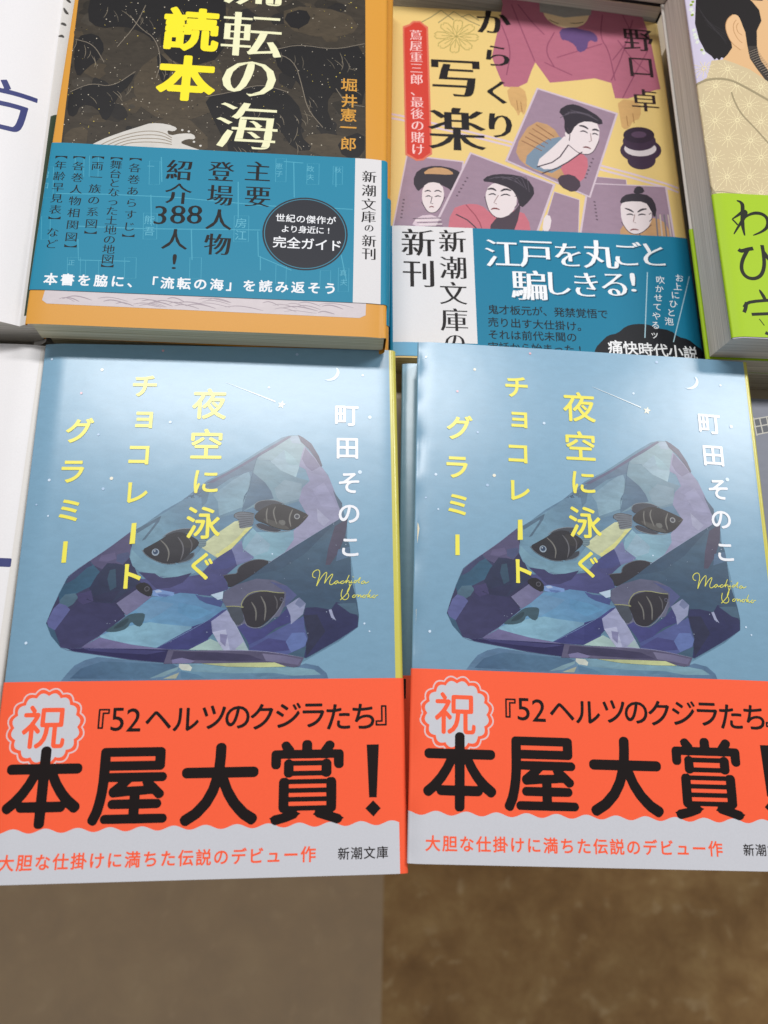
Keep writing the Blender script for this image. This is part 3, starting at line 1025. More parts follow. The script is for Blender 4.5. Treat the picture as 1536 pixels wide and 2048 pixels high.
    a.dot(985, 1142, 24, q(58, 82, 116, 0), 27)
    a.dot(978, 1134, 7, q(210, 220, 230, 0), 28)
    d.poly([(235, 362), (215, 290), (172, 240), (240, 230), (302, 226), (300, 180), (340, 140), (420, 108), (500, 103), (592, 128), (520, 180), (430, 252), (330, 312)], q(52, 50, 62), 22)
    d.line([(172, 238), (240, 228), (302, 226), (300, 180), (342, 138), (420, 106), (500, 100), (592, 127)], 6, q(116, 116, 128), 23)
    d.poly([(235, 528), (330, 528), (402, 545), (385, 602), (412, 665), (350, 716), (290, 642), (250, 562)], q(84, 92, 106), 22)
    d.poly([(370, 530), (390, 462), (450, 418), (560, 398), (680, 420), (746, 420), (746, 480), (700, 592), (620, 682), (540, 742), (450, 722), (416, 672), (394, 602), (370, 562)], q(54, 51, 62), 24)
    d.line([(230, 527), (330, 528), (400, 548), (362, 528), (378, 470), (430, 408), (550, 393), (680, 420), (742, 424)], 8, q(176, 178, 132), 25)
    d.line([(414, 680), (440, 720), (520, 745), (600, 720), (690, 620), (745, 500)], 7, q(146, 150, 170), 25)
    d.line([(455, 495), (506, 570), (512, 672)], 13, FS, 25, 2, True)
    d.line([(535, 445), (592, 540), (590, 675)], 14, FS, 25, 2, True)
    d.line([(655, 445), (690, 500), (690, 572)], 11, q(108, 106, 112), 25, 2, True)
    d.dot(725, 482, 18, q(96, 96, 118, 0), 26)
    d.dot(725, 484, 10, q(46, 46, 58, 0), 27)
    c.poly([(833, 295), (900, 262), (960, 290), (1002, 350), (980, 412), (900, 372), (850, 332)], q(46, 44, 54), 22)
    c.dot(942, 330, 24, q(112, 112, 124, 0), 23)
    c.dot(942, 330, 17, q(52, 50, 62, 0), 24)
    c.poly([(600, 705), (740, 610), (800, 560), (870, 550), (946, 555), (950, 600), (925, 682), (870, 665), (830, 622), (800, 690), (720, 716), (640, 716)], q(76, 106, 122), 22)
    c.poly([(660, 690), (760, 610), (810, 590), (800, 640), (740, 680)], q(60, 84, 98), 23)
    # ---- sky: stars, shooting star, moon
    for x, y, r, k in ((328, 163, 6, 1), (257, 253, 5, 2), (613, 385, 6, 0), (340, 422, 5, 3), (168, 595, 6, 0), (408, 600, 7, 1), (380, 640, 6, 3), (178, 738, 4, 0), (127, 690, 4, 3), (143, 1241, 6, 0),
                       (981, 262, 5, 0), (1077, 133, 6, 3), (1341, 227, 5, 0), (1385, 397, 7, 0), (1368, 616, 8, 0), (1445, 1224, 4, 0), (1468, 1256, 3.5, 0), (556, 97, 5, 2), (128, 110, 5, 0), (1060, 930, 3, 0)):
        O.dot(x, y, r, (rgb(206, 226, 246), rgb(236, 232, 214), rgb(226, 178, 190), rgb(170, 198, 228))[k], 23, 10)
    O.line([(1012, 320), (912, 277), (812, 235)], 5, rgb(232, 242, 246), 23, 1, 'tail')
    O.poly([(1037 + (16 if i % 2 == 0 else 7) * math.sin(i * math.pi / 5 + .2), 333 - (16 if i % 2 == 0 else 7) * math.cos(i * math.pi / 5 + .2)) for i in range(10)], rgb(240, 236, 212), 24, 0)
    out = [(1215 + 34 * math.cos(t), 215 + 30 * math.sin(t)) for t in np.linspace(math.radians(-45), math.radians(128), 15)]
    inn = [(1200 + 38 * math.cos(t), 208 + 31 * math.sin(t)) for t in np.linspace(math.radians(105), math.radians(-28), 15)]
    O.poly(out + inn, rgb(206, 228, 248), 23, 0)
    # ---- title, author
    st, w = 'round', 0.016
    O.chars([('夜', 757, 318), ('空', 762, 478)], 137, YEL, 30, 'soft', 0.014)
    O.chars([('に', 775, 630, 116), ('泳', 781, 794, 139), ('ぐ', 793, 967, 122)], 130, YEL, 30, 'soft', 0.014)
    O.chars([('チ', 500, 236), ('ョ', 511, 372, 108), ('コ', 505, 512), ('レ', 515, 662), ('ト', 529, 995, 116)], 106, YEL, 30, 'round', 0.022)
    O.chars([('グ', 266, 402), ('ラ', 255, 566), ('ミ', 257, 720, 108)], 112, YEL, 30, 'round', 0.022)
    O.poly([(505, 783), (523, 782), (525, 865), (504, 866)], YEL, 30, 0)
    O.poly([(248, 843), (265, 843), (266, 928), (248, 928)], YEL, 30, 0)
    O.chars([('町', 1295, 388, 98), ('田', 1310, 519, 98), ('そ', 1330, 658, 98), ('の', 1342, 782, 94), ('こ', 1360, 917, 92)], 98, WHT, 30, 'soft', 0.018)
    SIG = rgb(226, 222, 92)
    for k, s in enumerate(([(1012, 296), (985, 288), (980, 250), (1005, 225), (1038, 222), (1050, 262), (1036, 330), (1028, 374)],
              [(1028, 374), (1058, 300), (1098, 248), (1112, 250), (1104, 310), (1098, 352)],
              [(1098, 352), (1125, 300), (1160, 264), (1168, 275), (1142, 335), (1146, 366), (1168, 366), (1194, 342)],
              [(1218, 332), (1195, 336), (1188, 358), (1204, 362), (1220, 334), (1224, 360), (1246, 344)],
              [(1272, 336), (1250, 338), (1242, 358), (1264, 362), (1292, 334)],
              [(1314, 284), (1298, 330), (1288, 366), (1304, 336), (1322, 336), (1318, 362), (1336, 350)],
              [(1342, 336), (1336, 360), (1354, 352)],
              [(1388, 336), (1366, 340), (1362, 362), (1386, 354), (1426, 294), (1400, 362), (1420, 356)],
              [(1458, 344), (1436, 348), (1430, 370), (1452, 368), (1466, 344), (1464, 372), (1500, 352)],
              [(1342, 366), (1326, 400), (1308, 440), (1330, 468), (1326, 500), (1300, 515), (1270, 500), (1256, 462), (1266, 414)],
              [(1256, 512), (1290, 480), (1320, 440), (1332, 396), (1322, 366)],
              [(1388, 470), (1368, 474), (1362, 494), (1384, 496), (1394, 474), (1412, 470)],
              [(1418, 470), (1410, 498), (1430, 472), (1440, 476), (1436, 500), (1456, 484)],
              [(1476, 474), (1458, 480), (1456, 500), (1478, 500), (1484, 478), (1500, 474)],
              [(1524, 430), (1506, 470), (1498, 506), (1530, 474), (1506, 484), (1526, 506), (1546, 492)],
              [(1566, 478), (1548, 486), (1548, 506), (1568, 506), (1576, 484), (1596, 482)])):
        d.line(s, 6.5, SIG, 30 + (k % 3), 2)
    d.dot(1352, 302, 4.5, SIG, 30, 8)


def blue_band(book, full=True):
    Wd, top = book.W, 49.6
    pr = Print()
    ln = book.band_sheet.len
    rf = book.band_sheet.rf
    pr.rect(-rf * math.pi, ln, -0.1, top, ORANGE, 0)
    if not full:
        return pr
    # white foot with a wavy top
    n = 260
    wave = []
    for i in range(n + 1):
        u = -1.2 + (Wd + 1.2 - 0.3) * i / n
        wave.append((u, 12.3 + 0.55 * math.sin((u - 6.6) / 8.05 * 2 * math.pi + math.pi / 2)))
    for (a_, b_) in zip(wave[:-1], wave[1:]):
        pr._add([(a_[0], -0.1), (b_[0], -0.1), b_, a_], [(0, 1, 2, 3)], BANDW, 2)
    g = Pen(A, pr).view(0, 1320, 1.8506)
    # medallion
    cx, cy = g.p(171, 250)
    R1 = g.mm(170, 250, 140)

    def lobes(r, amp):
        return [(cx + (r + amp * abs(math.sin(8 * t))) * math.cos(t), cy + (r + amp * abs(math.sin(8 * t))) * math.sin(t)) for t in np.linspace(0, 2 * math.pi, 161)[:-1]]
    pr.stroke(lobes(R1 * 0.955, R1 * 0.085), 0.42, rgb(226, 196, 196), 2, closed=True)
    pr.poly(lobes(R1 * 0.83, R1 * 0.085), BANDW, 2)
    g.chars([('祝', 165, 248)], 170, ORANGE, 4, 'maru', 0.014)
    ks = [('『', 386, 218), ('5', 437, 220), ('2', 497, 222), ('ヘ', 588, 222), ('ル', 690, 220), ('ツ', 793, 212), ('の', 880, 212), ('ク', 970, 210), ('ジ', 1068, 205), ('ラ', 1160, 205), ('た', 1252, 210), ('ち', 1345, 208), ('』', 1410, 205)]
    for ch, x, y in ks:
        g.chars([(ch, x, y)], 122 if ch in '52' else 106, BLACK, 4, 'soft', 0.004 if ch in '52' else 0.015)
    g.chars([('本', 160, 470), ('屋', 481, 465), ('大', 815, 457), ('賞', 1137, 450)], 306, BLACK, 6, 'maru', 0.024)
    g.poly([(1357, 313), (1402, 312), (1394, 508), (1366, 508)], BLACK, 6, 0)
    g.poly([(1381, 519), (1409, 548), (1382, 579), (1352, 549)], BLACK, 6, 0)
    g.text('大胆な仕掛けに満ちた伝説のデビュー作', (24, 752), (1141, 718), 60, ORANGE, 4, 'round', 0.022)
    g.text('新潮文庫', (1272, 716), (1415, 711), 45, BLACK, 4, 'round', 0.012)
    return pr


for bk in (A, B):
    pr = bk.cover_print(blue, SPINE_Y)
    pr.rect(bk.W - (0.5 if bk is A else 0.2), bk.W, 0, bk.H, SPINE_Y, 1)
    blue_art(pr)
    bk.finish_cover(pr, GLOSS)
    bk.finish_band(blue_band(bk), BAND)


def under_blue(label, x, y, ang, z, T):
    b = Book("paperback_book", label, x, y, ang, z, T, group=BG, bend=lambda u, v: -0.7 * max(0, 1 - u / 4) ** 2)
    pr = b.cover_print(blue, SPINE_Y)
    b.finish_cover(pr, GLOSS)
    bp = blue_band(b, False)
    bp.rect(1.0, 2.0, 43.0, 48.6, BLACK, 3)
    b.finish_band(bp, BAND)
    return b


under_blue("blue paperback lying under the one that is in front of the gold book", -86.4, -33.0, 0.022, -13.4, 12.5)
under_blue("lower blue paperback showing only a strip between the two blue front covers", 19.7, -29.6, -0.010, -12.5, 13.4)


# ================================================================ the gold paperback behind, left of the middle
GOLD = rgb(216, 153, 58)
TEAL = rgb(38, 134, 166)
INK = rgb(24, 20, 22)


def bend_c(u, v):
    z = -0.55 * max(0, 1 - (105 - u) / 7) ** 2 - 0.25 * max(0, 1 - u / 6) ** 2
    z -= 0.9 * max(0, 1 - v / 26) ** 2 * (0.7 + 0.3 * u / 105)
    return z


CG = "gold paperbacks with teal paper bands"
C = Book("paperback_book", "gold paperback with a dark speckled picture and a teal paper band", -91.7, 117.3, 0.006, 10.5, 11.3, W=104.0, bend=bend_c, spine=1.7, group=CG)


def gold_cover():
    pr = C.cover_print(GOLD, GOLD)
    g = Pen(C, pr)
    z = g.view(0, 0, 1.92)
    rnd = random.Random(11)
    brown = rgb(58, 51, 42, 0.6)
    z.poly([(330, -240), (300, 0), (232, 575), (200, 1000), (1405, 1060), (1405, 620), (1403, 0), (1400, -240)], brown, 1, 0)
    dark = rgb(23, 21, 23, 0.3)
    for k_ in range(110):
        x, y = rnd.uniform(300, 1360), rnd.uniform(-20, 600)
        r_ = rnd.uniform(10, 46)
        z.poly([(x + r_ * rnd.uniform(.6, 1.6) * math.cos(t_), y + r_ * rnd.uniform(.4, 1.0) * math.sin(t_)) for t_ in np.linspace(0, 2 * math.pi, 10)[:-1]],
               rnd.choice((rgb(72, 62, 48, .6), rgb(44, 39, 33, .6), rgb(64, 58, 50, .6), rgb(34, 31, 30, .5))), 1.1 + k_ * 0.019, 1)
    mid = rgb(74, 64, 50, 0.6)
    lay_ = 3.3
    for p in ([(560, 230), (700, 180), (860, 240), (840, 420), (700, 470), (560, 440), (500, 330)],
              [(1090, 20), (1330, 40), (1390, 120), (1250, 150), (1090, 110)],
              [(560, 480), (700, 430), (830, 560), (700, 600)],
              [(250, 500), (340, 480), (330, 570), (240, 572)],
              [(1150, 520), (1290, 510), (1390, 560), (1390, 615), (1200, 600)]):
        lay_ += 0.3
        z.poly(p, mid, lay_)
    for p in ([(360, -60), (640, -60), (660, 60), (600, 160), (540, 120), (470, 100), (380, 110), (330, 70)],
              [(640, -60), (860, -60), (870, 60), (860, 220), (720, 260), (640, 220), (610, 150)],
              [(290, 140), (370, 125), (405, 180), (380, 230), (335, 260), (300, 300), (282, 250)],
              [(265, 350), (340, 320), (430, 335), (525, 270), (500, 325), (450, 370), (430, 440), (400, 470), (370, 410), (310, 400), (290, 450), (255, 440)],
              [(600, 190), (660, 250), (640, 330), (610, 300)],
              [(1050, 190), (1150, 165), (1280, 190), (1403, 165), (1403, 400), (1350, 400), (1290, 340), (1250, 400), (1285, 500), (1240, 500), (1190, 420), (1150, 310), (1070, 275)],
              [(780, 370), (900, 355), (1000, 320), (1100, 350), (1165, 430), (1150, 520), (1210, 575), (1130, 580), (1070, 490), (960, 480), (870, 560), (820, 460)],
              [(870, 540), (960, 500), (1010, 560), (960, 610), (880, 600)],
              [(1080, 60), (1170, 30), (1200, 80), (1130, 120)],
              [(1290, 540), (1400, 500), (1400, 600), (1320, 610)]):
        lay_ += 0.3
        z.poly(p, dark, lay_)
    line = rgb(128, 118, 104)
    for p in ([(500, 60), (540, 110), (600, 150), (620, 240), (600, 300)], [(1060, 190), (1150, 170), (1280, 192), (1400, 168)], [(1040, 200), (1130, 230), (1160, 330), (1180, 420), (1240, 490)],
              [(270, 352), (350, 318), (430, 335), (520, 275)], [(560, 20), (520, 100), (450, 180)], [(790, 372), (900, 352), (1000, 322), (1100, 352)], [(1290, 340), (1330, 400), (1400, 410)], [(290, 150), (360, 170), (400, 240)]):
        z.line(p, 3, line, 8.8, 2)
    # fine engraved strokes: manes, tails and legs of the beasts
    for x, y, n_, dx, dy in ((300, 150, 9, 9, 10), (330, 380, 10, 20, -6), (860, 380, 12, 24, 6), (1080, 200, 12, 26, 4), (1200, 330, 10, -6, 18), (420, 30, 10, 22, 6), (700, 40, 8, 16, 20), (900, 560, 10, 14, 4), (1310, 200, 8, 8, 22), (650, 200, 7, -6, 20), (1060, 470, 8, 12, 12)):
        for j in range(n_):
            a_ = rnd.uniform(-.9, .9) + 1.2
            l_ = rnd.uniform(26, 58)
            px_, py_ = x + j * dx + rnd.uniform(-6, 6), y + j * dy + rnd.uniform(-6, 6)
            z.line([(px_, py_), (px_ + l_ * .5 * math.cos(a_) + 6, py_ + l_ * .5 * math.sin(a_)), (px_ + l_ * math.cos(a_), py_ + l_ * math.sin(a_))], 2.4, rnd.choice((rgb(122, 112, 96), rgb(98, 90, 78), rgb(30, 28, 28))), 8.4 + j * .02, 1, True)
    for _ in range(760):
        x, y = rnd.uniform(245, 1395), rnd.uniform(-30, 610)
        if x < 300 - (y / 575) * 66:
            continue
        t = rnd.random()
        z.dot(x, y, rnd.choice((1.0, 1.2, 1.4, 1.6, 2.0, 2.8)), rgb(196, 186, 168) if t < .5 else (rgb(198, 178, 84) if t < .66 else rgb(28, 26, 26)), 9.2 + rnd.random(), 5)
    # breaking wave
    foam = rgb(208, 204, 198, 0.15)
    z.poly([(318, 577), (380, 540), (460, 510), (540, 485), (580, 472), (640, 476), (684, 492), (668, 506), (640, 500), (650, 522), (700, 512), (744, 514), (752, 536), (716, 534), (690, 548), (720, 560), (790, 584), (760, 592), (600, 580)], foam, 10.5)
    for y in (0, 14, 28, 42):
        z.line([(350 + y * 2, 576), (440 + y, 530 + y * .5), (540, 503 + y), (620, 505 + y), (660, 530 + y * .6)], 4, rgb(150, 138, 122), 11.5, 2)
    for x, y in ((700, 500), (725, 505), (745, 545), (770, 560)):
        z.dot(x, y, 5, foam, 11.5, 8)
    # the pale plank at the foot of the picture
    z.poly([(172, 1112), (160, 1150), (178, 1163), (1380, 1218), (1404, 1208), (1406, 1160), (1000, 1130)], rgb(206, 196, 200, 0.1), 8, 0)
    for k in range(34):
        x0 = rnd.uniform(175, 1300)
        w_ = rnd.uniform(60, 150)
        f0 = rnd.uniform(0.25, 0.98)

        def yy(x, f):
            return 1112 + (x - 172) * 0.039 + f * 50 - (x - 172) * 0.0
        pts = [(min(x0 + w_ * t, 1396), yy(min(x0 + w_ * t, 1396), min(max(f0 + a_, .08), .96))) for t, a_ in ((0, 0), (.3, -.14), (.65, -.05), (1, .16))]
        z.line(pts, rnd.choice((2.2, 3, 4)), rgb(160, 146, 156), 9 + 0.1 * k, 2, True)
    # lettering
    YT = rgb(252, 232, 40)
    z.chars([('読', 735, 113, 218), ('本', 716, 300, 226)], 210, YT, 16, 'round', 0.034)
    z.chars([('流', 972, -58, 232), ('転', 968, 133, 240), ('の', 957, 303, 236), ('海', 948, 483, 246)], 236, rgb(240, 238, 196), 16, 'mincho', 0.027)
    z.chars([('堀', 1340, 327), ('井', 1342, 388), ('憲', 1338, 442)], 66, rgb(212, 154, 62), 16, 'round', 0.012)
    z.chars([('一', 1338, 490), ('郎', 1338, 553)], 66, rgb(212, 154, 62), 16, 'round', 0.012)
    C.finish_cover(pr, SATIN)


def gold_band():
    pr = Print()
    sh = C.band_sheet
    v1 = C.uv(500, 306)[1]
    v0 = C.uv(300, 588)[1]
    pr.rect(-sh.rf * math.pi, sh.len, v0, v1, TEAL, 0)
    z = Pen(C, pr).view(0, 0, 1.92)
    u0, u1 = z.p(1361, 800)[0], C.W - 0.2
    pr.rect(u0, u1, v0, v1, rgb(222, 220, 222), 1)
    pale = rgb(76, 164, 190)
    for p in ([(215, 745), (420, 748), (680, 760), (1000, 790)], [(300, 870), (560, 880), (1000, 885)], [(580, 750), (582, 870)], [(735, 880), (738, 1000)], [(1090, 622), (1165, 628)], [(1128, 625), (1130, 760)],
              [(300, 920), (302, 1000), (500, 1005)], [(915, 700), (915, 840)], [(1000, 790), (1160, 800)], [(990, 890), (992, 985), (1120, 1040)], [(1260, 800), (1355, 806)], [(1310, 980), (1330, 1080)],
              [(1290, 640), (1290, 720)], [(620, 605), (622, 700)], [(1000, 985), (1000, 1040)]):
        z.line(p, 4, pale, 1, 0)
    for x, y, w, h in ((290, 600, 34, 80), (345, 600, 34, 80), (575, 620, 40, 90), (1060, 610, 40, 90), (1180, 630, 46, 80), (1280, 640, 36, 70), (260, 990, 50, 90), (330, 1000, 50, 70), (480, 990, 44, 80), (730, 990, 44, 80), (1060, 1020, 40, 70), (1230, 1040, 40, 70), (170, 640, 36, 120), (160, 830, 34, 90), (1300, 1030, 40, 90), (900, 830, 56, 100), (552, 820, 52, 100)):
        z.line([(x, y), (x + w, y + 1), (x + w - 2, y + h), (x - 2, y + h)], 2.2, pale, 1, 0, closed=True)
    faint = rgb(96, 176, 200)
    z.chars([('熊', 575, 846, 44), ('吾', 574, 890, 44), ('房', 925, 858, 48), ('江', 925, 905, 48)], 44, faint, 2, 'plain', 0)
    z.chars([('恵', 1072, 640, 30), ('子', 1072, 670, 30), ('政', 1192, 650, 30), ('夫', 1192, 682, 30), ('秋', 1298, 655, 28), ('昭', 172, 670, 34), ('和', 170, 712, 34), ('真', 1318, 1050, 30), ('夫', 1320, 1085, 30), ('正', 275, 1010, 28), ('一', 580, 640, 28)], 30, faint, 2, 'plain', 0)
    for s, p0, p1 in (('︻各巻あらすじ︼', (523, 603), (492, 918)), ('︻舞台となった土地の地図︼', (450, 600), (411, 1034)), ('︻両一族の系図︼', (379, 596), (347, 906)), ('︻各巻人物相関図︼', (307, 596), (270, 958)), ('︻年齢早見表︼など', (238, 594), (198, 938))):
        z.text(s, p0, p1, 50, INK, 3, 'mincho', 0.010, 0.92)
    z.text('主要', (990, 660), (990, 756), 104, INK, 3, 'mincho', 0.027)
    z.text('登場人物', (850, 660), (836, 940), 104, INK, 3, 'mincho', 0.027)
    z.text('紹介', (690, 655), (685, 745), 104, INK, 3, 'mincho', 0.027)
    z.chars([('3', 617, 828), ('8', 684, 826), ('8', 748, 826)], 126, INK, 3, 'mincho', 0.014)
    z.chars([('人', 672, 920, 104), ('!', 670, 1006, 100)], 104, INK, 3, 'mincho', 0.023)
    cx, cy = z.p(1172, 898)
    r = z.mm(1172, 898, 164)
    pr.disc((cx, cy), r, rgb(44, 46, 54), 3, 48)
    pr.stroke([(cx + r * .95 * math.cos(t), cy + r * .95 * math.sin(t)) for t in np.linspace(0, 2 * math.pi, 65)[:-1]], 0.28, rgb(66, 132, 156), 4, closed=True)
    W2 = rgb(240, 242, 246)
    z.text('世紀の傑作が', (1077, 838), (1272, 849), 38, W2, 5, 'round', 0.012)
    z.text('より身近に!', (1096, 880), (1262, 888), 35, W2, 5, 'round', 0.012)
    z.text('完全ガイド', (1074, 931), (1288, 945), 54, W2, 5, 'round', 0.014)
    z.text('本書を脇に、「流転の海」を読み返そう', (195, 1072), (1268, 1108), 54, W2, 3, 'round', 0.026)
    z.chars([('新', 1418, 680), ('潮', 1416, 733), ('文', 1416, 786), ('庫', 1415, 834), ('の', 1417, 878, 40), ('新', 1417, 926), ('刊', 1416, 976)], 58, INK, 3, 'mincho', 0.023)
    C.finish_band(pr, BAND)


gold_cover()
gold_band()


def plain_copy(name_label, x, y, ang, z, T, base, spine_c, mat, group, W=105.5, H=151.0, band=None, pages=PAGES_CREAM, bend=None, spine=1.6, lean=0.0):
    b = Book("paperback_book", name_label, x, y, ang, z, T, W=W, H=H, group=group, pages=pages, bend=bend, spine=spine, lean=lean)
    pr = b.cover_print(base, spine_c)
    b.finish_cover(pr, mat)
    if band:
        bp = Print()
        bp.rect(-b.band_sheet.rf * math.pi, b.band_sheet.len, band[1], band[2], band[0], 0)
        b.finish_band(bp, BAND)
    return b


plain_copy("gold paperback right under the top gold one, its teal band showing at the spine", -90.2, 118.8, -0.004, -0.9, 12.2, GOLD, GOLD, SATIN, CG, W=104, band=(TEAL, 10, 58))
plain_copy("gold paperback at the bottom of the gold stack", -91.0, 119.0, 0.004, -13.2, 12.7, GOLD, GOLD, SATIN, CG, W=104, band=(TEAL, 10, 58))

# ================================================================ the yellow paperback behind, right of the middle
YPAPER = rgb(228, 199, 128)


def bend_d(u, v):
    return 0.3 * math.sin(math.pi * min(max(u / 105.5, 0), 1)) - 0.5 * max(0, 1 - (105.5 - u) / 6) ** 2 - 0.35 * max(0, 1 - u / 5) ** 2


D = Book("paperback_book", "yellow paperback with mauve kimono figure, black brush title and teal and white band", 17.3, 123.2, 0.014, -12.2, 13.7, bend=bend_d, spine=1.6)


def yellow_cover():
    pr = D.cover_print(YPAPER, YPAPER)
    z = Pen(D, pr).view(760, 0, 1.9794)
    mauve, fold = rgb(176, 104, 124, 0.1), rgb(138, 70, 96)
    lil = rgb(214, 194, 206)
    # two pale cords across the table
    for dx in (0, 16):
        z.line([(38, 448 + dx), (300, 510 + dx), (700, 612 + dx), (1000, 690 + dx), (1185, 742 + dx)], 9, lil, 1, 0)
    z.poly([(470, -60), (485, 20), (470, 100), (442, 228), (470, 300), (490, 345), (540, 350), (582, 330), (600, 280), (614, 250), (640, 285), (672, 330), (760, 322), (850, 312), (915, 330), (930, 390), (980, 392), (1040, 372), (1112, 350), (1092, 260), (1070, 150), (1040, 70), (1030, -60)], mauve, 2, 0)
    for p in ([(520, 20), (560, 120), (612, 245)], [(545, 20), (600, 90), (650, 140)], [(700, 230), (830, 190), (880, 175)], [(650, 250), (760, 300)], [(690, 130), (650, 200), (690, 270)], [(880, 60), (870, 150), (905, 200), (930, 320)],
              [(960, 60), (1000, 140), (920, 240)], [(1000, 80), (960, 220), (915, 320)], [(480, 100), (520, 200), (500, 300)], [(1060, 200), (990, 330), (960, 390)], [(940, 160), (1000, 240), (1080, 300)]):
        z.line(p, 4, fold, 3, 2)
    skin = rgb(232, 204, 160, 0.1)
    z.poly([(636, -20), (640, 40), (655, 75), (690, 102), (740, 116), (800, 106), (826, 75), (836, 20)], skin, 3)
    z.poly([(628, -40), (632, 50), (730, 72), (834, 62), (842, -30)], rgb(150, 148, 142, 0.2), 4, 0)
    z.line([(668, 80), (690, 92), (706, 96)], 3, rgb(90, 70, 60), 5)
    z.line([(752, 94), (780, 95), (804, 90)], 3, rgb(90, 70, 60), 5)
    z.poly([(706, 120), (760, 108), (800, 120), (842, 128), (862, 150), (858, 172), (826, 158), (818, 200), (784, 212), (772, 180), (735, 160), (718, 162)], rgb(98, 74, 122, 0.1), 5)
    for x in (510, 530):
        pass
    hand = rgb(208, 166, 108, 0.15)
    z.poly([(500, 345), (570, 348), (584, 408), (570, 462), (556, 440), (548, 466), (536, 436), (512, 412)], hand, 3)
    z.poly([(938, 392), (1032, 402), (1032, 470), (1000, 480), (985, 512), (958, 512), (950, 470)], hand, 3)
    for x0, y0 in ((540, 400), (556, 405), (975, 460), (1000, 450)):
        z.line([(x0, y0), (x0 + 6, y0 + 40)], 3, rgb(160, 116, 70), 4, 0)
    # loose picture cards with plain busts on them
    rim, face = rgb(206, 188, 200), rgb(154, 130, 148, 0.12)
    pale, hair = rgb(226, 214, 216), rgb(50, 44, 54)
    deep, ochre, rose = rgb(72, 58, 70), rgb(192, 150, 108, 0.2), rgb(196, 110, 124, 0.1)

    def card(pts, lay):
        cx, cy = sum(p[0] for p in pts) / 4, sum(p[1] for p in pts) / 4
        z.poly(pts, rim, lay, 0)
        z.poly([(cx + (p[0] - cx) * .955, cy + (p[1] - cy) * .965) for p in pts], face, lay + 1, 0)

    def tiny(x, y, dx, dy, lay):
        for i in range(6):
            z.line([(x + dx * i - 4, y + dy * i), (x + dx * i + 4, y + dy * i + 2)], 6, rgb(96, 78, 92), lay, 0)
    card([(850, 700), (975, 712), (985, 800), (845, 790)], 3)
    card([(820, 726), (1135, 738), (1172, 960), (788, 930)], 5)
    z.poly([(950, 950), (950, 900), (1000, 870), (1090, 860), (1140, 890), (1150, 960)], ochre, 7)
    z.poly([(950, 800), (1000, 770), (1060, 780), (1080, 830), (1072, 890), (1030, 930), (985, 925), (955, 880)], pale, 8)
    z.poly([(945, 810), (960, 775), (1010, 765), (1070, 775), (1096, 820), (1088, 870), (1070, 830), (1050, 800), (980, 798)], hair, 9)
    for k in range(4):
        z.line([(1092 + k * 16, 850), (1100 + k * 18, 950)], 6, (rgb(120, 116, 122), rgb(196, 180, 170))[k % 2], 8, 0)
    z.line([(968, 826), (988, 832), (1004, 842)], 8, hair, 10, 1, True); z.line([(1018, 842), (1036, 830), (1056, 828)], 8, hair, 10, 1, True)
    z.line([(974, 852), (990, 848), (1004, 854)], 6, hair, 10, 1, True); z.line([(1020, 854), (1036, 848), (1052, 852)], 6, hair, 10, 1, True)
    z.line([(988, 914), (1004, 908), (1024, 912)], 6, rgb(120, 50, 54), 10, 1, True)
    z.poly([(1000, 770), (1010, 740), (1036, 738), (1050, 765)], hair, 10); z.line([(955, 880), (985, 926), (1030, 930), (1074, 890)], 3, deep, 10, 2); z.line([(1000, 960), (1030, 930)], 5, deep, 11, 0); z.line([(1064, 850), (1076, 842), (1078, 866), (1066, 878)], 3, deep, 11, 1)
    z.line([(1008, 850), (1002, 880), (1012, 884)], 3, rgb(150, 120, 120), 10, 0)
    tiny(848, 800, 2, 14, 8)
    card([(688, 760), (790, 792), (786, 930), (640, 920)], 4)
    z.poly([(640, 920), (650, 850), (680, 860), (670, 920)], pale, 6)
    card([(105, 612), (332, 640), (300, 900), (48, 900)], 5)
    z.poly([(120, 900), (150, 855), (220, 850), (260, 900)], lil, 7)
    z.poly([(168, 740), (200, 720), (246, 730), (256, 780), (230, 840), (190, 845), (165, 800)], pale, 8)
    z.poly([(128, 720), (150, 670), (220, 655), (300, 670), (330, 700), (296, 770), (262, 740), (200, 722), (160, 750), (150, 760)], hair, 7)
    z.poly([(165, 690), (200, 664), (260, 666), (296, 690), (270, 694), (215, 690)], ochre, 9)
    z.line([(176, 760), (190, 754), (202, 760)], 6, hair, 9, 1, True); z.line([(214, 760), (228, 754), (244, 762)], 6, hair, 9, 1, True)
    z.line([(180, 780), (192, 775), (203, 781)], 5, hair, 9, 1, True); z.line([(216, 781), (228, 776), (242, 780)], 5, hair, 9, 1, True)
    z.line([(194, 822), (204, 818), (214, 822)], 5, rgb(120, 50, 54), 9, 1, True); z.line([(206, 780), (200, 806), (210, 808)], 3, deep, 9, 0); z.line([(165, 800), (190, 846), (230, 841), (257, 780)], 3, deep, 9, 2)
    for k in range(5):
        z.line([(130 + k * 8, 866 + k * 8), (240 + k * 2, 864 + k * 8)], 3, (deep, rgb(236, 228, 226))[k % 2], 9, 0)
    tiny(94, 790, -2, 14, 8)
    card([(356, 604), (694, 732), (612, 960), (180, 960)], 8)
    z.poly([(262, 960), (280, 830), (340, 808), (400, 812), (440, 850), (560, 830), (600, 900), (580, 960)], rose, 10)
    z.poly([(440, 870), (520, 850), (560, 800), (540, 900), (500, 960), (430, 960)], deep, 11)
    z.poly([(414, 780), (430, 735), (480, 720), (530, 740), (545, 800), (520, 850), (470, 870), (430, 840)], pale, 12)
    z.poly([(400, 720), (430, 695), (500, 690), (580, 705), (616, 760), (590, 800), (556, 830), (540, 780), (520, 750), (450, 725)], hair, 13)
